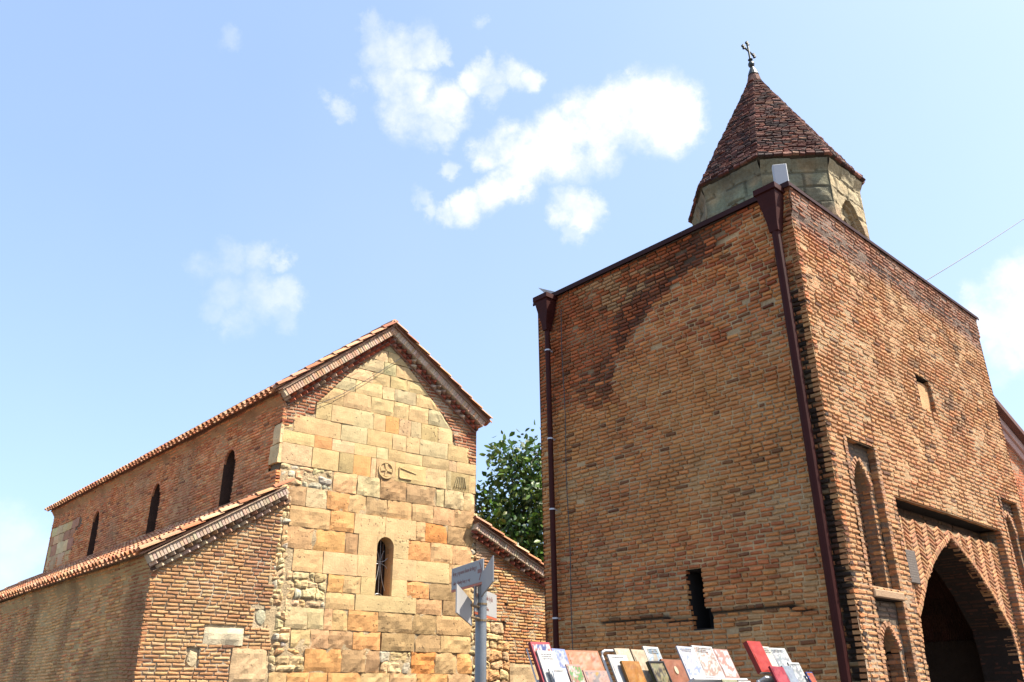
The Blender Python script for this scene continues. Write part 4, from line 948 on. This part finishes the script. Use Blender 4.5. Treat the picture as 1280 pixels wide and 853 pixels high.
# verge tiles on the rakes
def verge(p0, p1, nn, k, w=.17):
    mb = MB(); v0, v1 = FC.p(*p0, nn), FC.p(*p1, nn)
    for i in range(k):
        a = v0.lerp(v1, i / k) + Z * .015; b = v0.lerp(v1, (i + 1) / k + .02) + Z * .005
        T = (b - a).normalized(); Nn = FC.N; Up = T.cross(Nn); Up = Up if Up.z > 0 else -Up; vs = []; K_ = 6
        for (q, rr, lf) in ((a, .078, .022), (b, .066, 0)):
            for kk in range(K_ + 1): ang = pi * kk / K_; vs.append(q + Nn * (rr * cos(ang) - .05) + Up * (rr * sin(ang) * .8 + lf))
            for kk in range(K_ + 1): ang = pi * kk / K_; vs.append(q + Nn * ((rr - .016) * cos(ang) - .05) + Up * ((rr - .016) * sin(ang) * .8 + lf))
        n1 = K_ + 1; fs = []
        for kk in range(K_): fs += [(kk, kk + 1, 2 * n1 + kk + 1, 2 * n1 + kk), (n1 + kk, n1 + kk + 1, 3 * n1 + kk + 1, 3 * n1 + kk), (kk, kk + 1, n1 + kk + 1, n1 + kk)]
        mb.add(vs, fs, vary(random.choice(TC), .14))
    mb.build('verge_tiles', M_tile, church)
verge((1.70, 7.06), (4.13, 9.03), .24, 9); verge((6.66, 7.34), (4.13, 9.03), .24, 9)
verge((-.26, 3.84), (2.16, 5.32), .20, 8); verge((9.35, 3.72), (6.34, 5.12), .20, 9)
# aisle roofs
tile_roof('aisle_roof', FC.p(-.24, 3.86, .16), SE + az(-133.1) * .16 + Z * 3.88, FC.p(2.0, 5.22, .16), SE2 + Z * 5.22, .2, .40)
tile_roof('aisle_roof', FC.p(9.35, 3.74, .16), RE2 + Z * 3.74, FC.p(6.40, 5.10, .16), E2 + Z * 5.10, .2, .40)
wr = MB(); tube(wr, [FC.p(2.58, 6.93, .05), FC.p(3.1, 7.26, .045), FC.p(3.7, 7.75, .05), FC.p(4.4, 8.36, .05)], .006, 5); wr.build('wall_cable', M_wire, church)

# ================================================================== TREES
def leafy(name, label, base, trunk_h, blobs, nleaf, size, cols, group=None, lean=(0, 0)):
    t = tag(empty(name, base), label, 'tree', group); base = Vector(base)
    tk = MB(); top = base + Vector((lean[0], lean[1], trunk_h)); tube(tk, [base, base.lerp(top, .5) + Vector((.05, .03, 0)), top], [trunk_h * .045 + .05, trunk_h * .032 + .03, .05], 9)
    for (c, r) in blobs:
        c = Vector(c); s_ = base.lerp(top, random.uniform(.55, .95)); m_ = s_.lerp(c, .5) + Vector((random.uniform(-.1, .1), random.uniform(-.1, .1), .1)); tube(tk, [s_, m_, c], [.05, .035, .015], 6)
        for _ in range(5):
            d = Vector([random.gauss(0, 1) for _ in range(3)]).normalized() * r * .8; tube(tk, [c, c + d], [.015, .005], 4)
    tk.build('trunk', M_bark, t)
    lf = MB(); tot = sum(r ** 2 for _, r in blobs)
    for (c, r) in blobs:
        c = Vector(c); k = int(nleaf * r * r / tot / 7)
        for _ in range(k):      # small drooping sprays
            d = Vector([random.gauss(0, 1) for _ in range(3)]).normalized(); p = c + d * r * random.uniform(.45, 1.05) ** .6
            p.z = c.z + (p.z - c.z) * 1.0; cc = vary(random.choice(cols), .25)
            for _l in range(7):
                o = p + Vector([random.gauss(0, size * .9) for _ in range(3)]); dd = (d * .7 + Vector([random.gauss(0, .6) for _ in range(3)]) + Vector((0, 0, -.45))).normalized()
                sd_ = dd.cross(Vector([random.gauss(0, 1) for _ in range(3)])).normalized(); nn = dd.cross(sd_); L = size * random.uniform(.55, 1.3); w_ = L * .26
                lf.add([o, o + dd * L * .35 + sd_ * w_ + nn * L * .05, o + dd * L * .35 - sd_ * w_ + nn * L * .05, o + dd * L * .7 + sd_ * w_ * .8, o + dd * L * .7 - sd_ * w_ * .8, o + dd * L - nn * L * .08, o + dd * L * .5], [(0, 1, 6), (0, 6, 2), (1, 3, 6), (6, 4, 2), (3, 5, 6), (6, 5, 4)], vary(cc, .12))
    lf.build('crown', M_leaf, t)
    return t
LC = [(.10, .17, .035), (.07, .13, .03), (.14, .22, .05), (.055, .11, .03), (.17, .22, .06)]
leafy('broadleaf_tree', 'dense green broadleaf tree rising behind the aisle roof between church and tower', (.35, 24.6, 0), 4.6,
      [((-.05, 24.0, 8.0), .75), ((-.9, 24.0, 6.4), .85), ((.5, 24.2, 7.5), 1.0), ((.2, 24.0, 6.6), 1.2), ((-.3, 23.8, 5.4), 1.2), ((1.0, 23.9, 5.6), 1.4), ((1.5, 24.5, 7.0), 1.4), ((.3, 25.2, 6.2), 1.4), ((-1.2, 24.4, 5.0), .8), ((.6, 23.4, 4.5), 1.1), ((-1.25, 24.0, 7.25), .35), ((.75, 24, 8.35), .5), ((2.0, 25, 5.2), 1.5)], 9500, .21, LC)
leafy('small_tree', 'bright green leafy branch tips at the right edge beside the tower niche', (5.45, 7.35, 0), 1.9,
      [((5.60, 7.35, 2.9), .45), ((5.85, 7.2, 2.5), .55), ((5.75, 7.2, 3.2), .5), ((4.82, 7.67, 3.06), .085), ((4.76, 7.75, 2.50), .07)], 1700, .085, [(.22, .34, .05), (.28, .40, .07), (.16, .27, .05)])

# ================================================================== building behind on the right
pb = tag(empty('townhouse', Vector((12.5, 20.5, 0))), 'orange brick house with pink cornice and dark roof edge behind the tower', 'house')
FH = Fr((12.51, 20.48, 0), az(55), Z, az(145)); hs = MB(); zr = lambda u: 8.12 - .66 * u
ua, ub = -1.2, 5.2
for i in range(80):
    za, zb = i * .12, i * .12 + .12; r0 = min(ub, (8.0 - .35 - zb) / .66)
    if r0 > ua: pass
def spH(z): r = min(ub, (8.12 - .50 - z) / .66); return [(ua, r)] if r > ua + .1 else []
brick_wall(hs, hs, FH, 3.0, 8.4, spH, lambda u, z: vary((.56, .22, .10), .1), lambda u, z: (.5, .33, .22), ch=.075, vj=.012, bl=(.22, .24), mstep=.4, relief=.004, seed=88, miss=0, rag=0)
quad(hs, FH.p(ua, 0), FH.p(ub, 0), FH.p(ub, 3.05), FH.p(ua, 3.05), (.5, .25, .15)); bk = 7
hs.add([FH.p(ua, 0), FH.p(ua, 0, -bk), FH.p(ua, 8.8, -bk), FH.p(ua, 8.8), FH.p(ub, 0), FH.p(ub, 0, -bk), FH.p(ub, 4.6, -bk), FH.p(ub, 4.6)], [(0, 1, 2, 3), (4, 5, 6, 7), (1, 5, 6, 2)], (.5, .25, .15))
hs.build('wall', M_brick, pb)
G_ = FH.rot(ua, zr(ua), -math.degrees(math.atan(.66))); cc = MB(); Lr = (ub - ua) * sqrt(1 + .66 ** 2) + .2
rbox(cc, G_, -.05, Lr, -.50, -.30, -.1, .06, .01, (.62, .42, .36)); rbox(cc, G_, -.05, Lr, -.299, -.12, -.1, .12, .01, (.66, .48, .42)); cc.build('cornice', M_stone, pb)
rf = MB(); box(rf, G_, -.1, Lr + .1, -.118, -.0, -bk, .30); rf.build('roof', mat('dark_roof_edge', (.13, .06, .045), .7, .002, 10, .2, 3), pb)

# ================================================================== SIGNPOST
sp0 = Vector((-.215, 5.55, 0)); sg = tag(empty('signpost', sp0), 'grey steel pole carrying four direction sign plates in front of the church', 'signpost')
m_ = MB(); tube(m_, [sp0, sp0 + Z * 2.33], .036, 20); tube(m_, [sp0 + Z * 2.33, sp0 + Z * 2.338], [.037, .02], 20); m_.build('pole', M_zinc, sg, smooth=False)
def plate(a, b, z, h, name, red=True, marks=0, arrow=0, th=.008, off=.05):
    a = Vector((a[0], a[1], 0)); b = Vector((b[0], b[1], 0)); L = (b - a).length; U = (b - a).normalized(); Nn = U.cross(Z)
    if Nn.dot(a) > 0: Nn = -Nn                   # towards the viewer
    a = a + Nn * off; b = b + Nn * off
    F = Fr(a + Z * z, U, Z, Nn); m_ = MB(); rbox(m_, F, 0, L, 0, h, -th, 0, .002); o = m_.build('sign_plate', M_sign, sg)
    if red: m_ = MB(); box(m_, F, 0, L, -.014, -.0005, -th, .0005); m_.build('plate_edge', M_signred, o)
    if marks:
        m_ = MB(); sd_ = 1.5 / 1000
        for r in range(2):
            m_ = MB()
            zc = h * (.68 if r == 0 else .24); x = L * .06; xe = L * (.80 if r == 0 else .60); hh = h * (.10 if r == 0 else .075)
            while x < xe:
                w_ = random.uniform(.010, .016)
                k = random.random()
                box(m_, F, x, x + .003, zc - hh * (1.4 if k > .8 else .6), zc + hh * (1.4 if k < .3 else .6), 0, .0012)
                if k > .2: box(m_, F, x + .003, x + w_ * .6, zc + hh * .3, zc + hh * .6, 0, .0012)
                if k < .7: box(m_, F, x + w_ * .6, x + w_ * .6 + .003, zc - hh * .6, zc + hh * .6, 0, .0012)
                x += w_ + (.012 if random.random() < .16 else .003)
            m_.build('sign_lettering', M_signink, o)
        if arrow:
            m_ = MB()
            x = L * .965
            for s_ in (-1, 1):
                G_ = F.rot(x, h * .5, 180 - s_ * 60 if False else (180 + s_ * -58)); box(m_, G_, 0, h * .46, -.004, .004, 0, .0015)
            box(m_, F, x - L * .12, x - .01, h * .5 - .012, h * .5 + .012, 0, .0013)
            m_.build('arrow', M_signink, o)
    return F, L
plate((-.384, 5.867), (-.154, 5.428), 2.292, .142, 'a', True, 1, 1)
plate((-.165, 5.50), (-.071, 4.75), 2.208, .140, 'b', False)
plate((-.262, 5.46), (-.135, 5.98), 2.118, .155, 'c', True, 1, 0, off=.012)
plate((-.298, 4.64), (-.258, 5.49), 2.035, .150, 'd', False, off=-.01)
M_br = mat('bracket_brass', (.22, .15, .08), .45, 0, 10, .2, 8, .5)
for z in (2.30, 2.07, 2.17): m_ = MB(); tube(m_, [sp0 + Z * (z - .006), sp0 + Z * (z + .006)], .040, 16); m_.build('clamp_band', M_br, sg)
for (z, d) in ((2.25, (.09, -.12)), (2.30, (.09, -.12)), (2.08, (-.06, -.16)), (2.15, (-.06, -.16)), (2.15, (.03, .12))): m_ = MB(); tube(m_, [sp0 + Z * z, sp0 + Vector((d[0], d[1], z))], .008, 6); m_.build('bracket', M_br, sg)

# ================================================================== BOOKS ON DISPLAY STANDS
TT = radians(24); BV = Z * cos(TT) + az(-43) * sin(TT); BU = az(47); BN = BU.cross(BV)
if BN.dot(az(137)) < 0: BN = -BN
# (a, top v, w, h, thickness, layer, name, category, cover, label)
WHT = (.72, .71, .69)
G1 = [(-.023, .004, .158, .30, .030, 0, 'magazine', 'magazine', [(.55, .10, .12), (.12, .16, .35), (.75, .70, .68), (.45, .12, .10)], 'red and blue glossy magazine in clear wrap, leftmost and tallest of the display'),
 (-.009, -.052, .150, .24, .012, 1, 'booklet', 'booklet', [WHT, (.82, .82, .80), WHT], 'plain white booklet standing in front of the red and blue magazine'),
 (.140, -.024, .112, .20, .016, 0, 'book', 'book', [(.34, .40, .62), (.50, .55, .72), (.28, .34, .55), (.60, .58, .60)], 'lilac blue picture book between white booklet and orange map'),
 (.262, -.030, .300, .24, .012, 0, 'map', 'map', [(.60, .30, .17), (.66, .36, .22), (.70, .44, .32), (.52, .24, .13)], 'large orange brown folded map in shiny plastic wrap'),
 (.017, -.167, .140, .18, .012, 2, 'booklet', 'booklet', [(.74, .74, .72), WHT, (.70, .69, .66)], 'small off white booklet at the lower front of the left stand'),
 (.170, -.140, .120, .18, .010, 2, 'postcard', 'postcard', [(.62, .42, .36), (.70, .62, .56), (.22, .42, .16), (.60, .30, .26)], 'flowered card with green corner below the lilac blue book'),
 (.300, -.172, .210, .18, .010, 2, 'brochure', 'brochure', [(.62, .42, .36), (.66, .48, .42), (.40, .36, .36), (.62, .40, .12)], 'pink brown brochure with yellow corner below the orange map')]
G2 = [(.030, .001, .135, .24, .014, 0, 'book', 'book', [(.72, .62, .46), (.66, .56, .42), (.74, .66, .54)], 'cream covered book with torn wrap inside the bent wire hoop'),
 (.172, .000, .120, .24, .016, 0, 'book', 'book', [(.68, .56, .40), (.60, .48, .34), (.72, .62, .48)], 'pale tan book between the cream one and the white and blue one'),
 (.300, .024, .145, .20, .014, 0, 'book', 'book', [(.76, .74, .68), (.74, .72, .66), (.40, .52, .62), (.50, .45, .36)], 'white book with a small blue picture, tallest of the second stand'),
 (-.085, -.049, .165, .18, .012, 1, 'booklet', 'booklet', [WHT, (.80, .80, .78)], 'blank white booklet tucked behind the ochre book'),
 (-.028, -.098, .155, .22, .022, 2, 'book', 'book', [(.52, .26, .04), (.46, .22, .03), (.58, .32, .08)], 'ochre orange book in front of the cream books'),
 (.215, -.097, .150, .22, .022, 2, 'icon_card', 'icon', [(.16, .18, .10), (.30, .30, .18), (.40, .34, .20), (.12, .10, .08)], 'dark green framed picture card in front of the tan book'),
 (.385, -.066, .205, .24, .020, 1, 'book', 'book', [(.44, .19, .09), (.40, .17, .08), (.46, .20, .10)], 'brown leather look book with a small pale oval')]
G3 = [(-.003, -.004, .150, .190, .012, 0, 'booklet', 'booklet', [(.70, .72, .80), (.40, .46, .66), (.74, .74, .76), (.55, .55, .62)], 'white and blue wrapped leaflet at the left of the leaning trio'),
 (.150, .005, .200, .185, .012, 0, 'booklet', 'booklet', [(.76, .76, .76), (.55, .40, .32), (.70, .66, .62), (.46, .34, .28)], 'photo covered leaflet in the middle of the leaning trio'),
 (.354, -.009, .150, .175, .012, 0, 'booklet', 'booklet', [(.62, .40, .34), (.78, .70, .66), (.74, .74, .74), (.60, .36, .30)], 'pinkish white leaflet at the right of the leaning trio'),
 (.22, -.215, .15, .12, .014, 2, 'book', 'book', [(.55, .52, .34), (.50, .50, .36)], 'olive yellow book top just showing below the leaning leaflets'),
 (.38, -.222, .13, .12, .014, 2, 'booklet', 'booklet', [WHT, (.70, .74, .76)], 'white booklet top just showing below the pinkish leaflet')]
G4 = [(0, 0, .140, .175, .040, 0, 'book', 'book', [(.60, .07, .035), (.56, .06, .03), (.62, .085, .045)], 'thick red hardcover book, tallest on the right stand'),
 (.145, -.018, .085, .18, .020, 0, 'book', 'book', [(.74, .70, .60), (.70, .66, .56)], 'narrow cream book beside the thick red one'),
 (.228, -.025, .180, .17, .020, 0, 'book', 'book', [(.72, .72, .70), (.42, .44, .45), (.70, .70, .68), (.45, .46, .46)], 'white book with a grey photo on its cover'),
 (.047, -.157, .135, .15, .018, 2, 'book', 'book', [(.48, .05, .08), (.40, .04, .06), (.56, .10, .12)], 'crimson shiny book below the thick red hardcover'),
 (.186, -.150, .100, .15, .014, 2, 'booklet', 'booklet', [(.40, .44, .50), (.36, .40, .46)], 'slate grey leaflet between crimson book and grey photo card'),
 (.272, -.130, .120, .16, .014, 2, 'booklet', 'booklet', [(.70, .70, .68), (.38, .40, .40), (.70, .70, .68)], 'white edged card with dark grey picture at the lower right'),
 (.372, -.195, .070, .12, .012, 3, 'booklet', 'booklet', [(.08, .14, .40), (.65, .48, .05), (.55, .15, .05)], 'small blue and yellow leaflet at the right end')]
GRP = 'books and printed matter on the street stands'
STL = ['leftmost book stand, under the orange map', 'second book stand with a bent white wire hoop', 'third book stand holding the leaning leaflets', 'rightmost book stand, under the thick red book']
for gi, (o, items) in enumerate((((.091, 4.999, 1.892), G1), ((.530, 4.972, 1.861), G2), ((.885, 4.921, 1.872), G3), ((1.245, 4.85, 1.878), G4))):
    o = Vector(o); F = Fr(o, BU, BV, BN); w0 = min(i[0] for i in items); w1 = max(i[0] + i[2] for i in items)
    for (a, v, w_, h, th, ly, nm, cat, cov, lab) in items:
        a *= .96; w_ *= .96; th *= .7; nb = .004 + ly * .024; e = tag(empty(nm, F.p(a, v - h, nb)), lab, cat, GRP); FF = F.rot(a, v - h, random.uniform(-1.5, 1.5), nb)
        p = MB(); box(p, FF, .003, w_ - .003, .003, h - .002, .002, th - .002); p.build('pages', M_page, e)
        cvr = MB(); rbox(cvr, FF, 0, w_, 0, h, th - .0015, th, .0006, cov[0]); box(cvr, FF, 0, w_, 0, h, 0, .0015, cov[0]); box(cvr, FF, -.0015, .0, 0, h, 0, th, tuple(x * .7 for x in cov[0]))
        # printed picture areas, slightly proud panels of irregular size on the cover
        nx_, nz_ = 12, 16; vs = []; cs = []
        for j in range(nz_ + 1):
            for i in range(nx_ + 1):
                u = w_ * (.06 + .88 * i / nx_); zz2 = h * (.05 + .90 * j / nz_)
                vs.append(FF.p(u, zz2, th + .0015 + (.0025 * fn(u * 9 + a * 7, zz2 * 9, 3, 9)))); q = .75 * fn(u * 10 + a * 30, zz2 * 10 + gi * 5, 1.6, 14) + .45 * fn(u * 30 + a * 30, zz2 * 30 + gi * 5, 2.2, 17) + .5
                cs.append(vary(cov[max(0, min(len(cov) - 1, int(q * len(cov))))], .06, .04))
        cvr.add(vs, [(j * (nx_ + 1) + i, j * (nx_ + 1) + i + 1, (j + 1) * (nx_ + 1) + i + 1, (j + 1) * (nx_ + 1) + i) for j in range(nz_) for i in range(nx_)], cs)
        if cov[0][0] > .6 and cov[0][2] > .5:      # printed title lines on the pale covers
            tx = MB()
            for ln in range(random.choice((1, 2, 3))):
                x = w_ * .14; zt = h * (.90 - ln * .055)
                while x < w_ * random.uniform(.6, .88): l_ = random.uniform(.004, .014); box(tx, FF, x, x + l_, zt, zt + .0032, th + .004, th + .0046, (.1, .1, .12)); x += l_ + .003
            tx.build('title_print', M_wire, e)
        if nm == 'book' and cov[0] == (.44, .19, .09):
            vs = [FF.p(w_ * .5 + .016 * cos(2 * pi * i / 14), h * .72 + .024 * sin(2 * pi * i / 14), th + .005) for i in range(14)]; cvr.add(vs, [tuple(range(14))], (.75, .66, .48))
        if nm == 'icon_card':
            for (x0, x1, y0, y1) in ((0, w_, 0, .012), (0, w_, h - .012, h), (0, .012, .012, h - .012), (w_ - .012, w_, .012, h - .012)): rbox(cvr, FF, x0, x1, y0, y1, 0, th + .006, .002, (.05, .04, .035))
        cvr.build('cover', M_paper, e)
    sd = tag(empty('display_stand', Vector((F.p((w0 + w1) / 2, 0).x, F.p((w0 + w1) / 2, 0).y, 0))), STL[gi], 'book stand', 'book stands along the wall')
    bot = [min(i[1] - i[3] for i in items if i[5] == l) if any(i[5] == l for i in items) else None for l in range(4)]
    p = MB(); rbox(p, F, w0 - .01, w1 + .01, -.62, -.20, -.018, -.004, .002); p.build('back_panel', M_white, sd)
    p = MB()
    for l, b_ in enumerate(bot):
        if b_ is not None: box(p, F, w0, w1, b_ - .012, b_ - .002, -.004, .004 + l * .024 + .034)
    p.build('ledge', M_white, sd)
    for u in (w0 + .03, w1 - .03):
        for (nn, foot) in ((-.02, .30), (-.02, -.25)):
            p = MB(); q = F.p(u, -.3, nn); tube(p, [q, Vector((q.x, q.y, 0)) + az(137) * foot], .012, 8); p.build('leg', M_iron, sd)
    if gi == 1:
        p = MB(); tube(p, [F.p(-.085, -.50, .0), F.p(-.085, -.045, .0), F.p(-.072, -.018, .0), F.p(-.045, -.008, .0), F.p(.06, -.006, .0), F.p(.08, -.03, 0)], .007, 8); p.build('wire_hoop', M_white, sd)
    if gi == 0:
        p = MB(); tube(p, [F.p(-.035, -.02, -.01), F.p(-.038, -.27, -.01), F.p(-.02, -.30, .03), F.p(.02, -.30, .06), F.p(.022, -.19, .075)], .005, 6); p.build('wire_hoop', M_iron, sd)
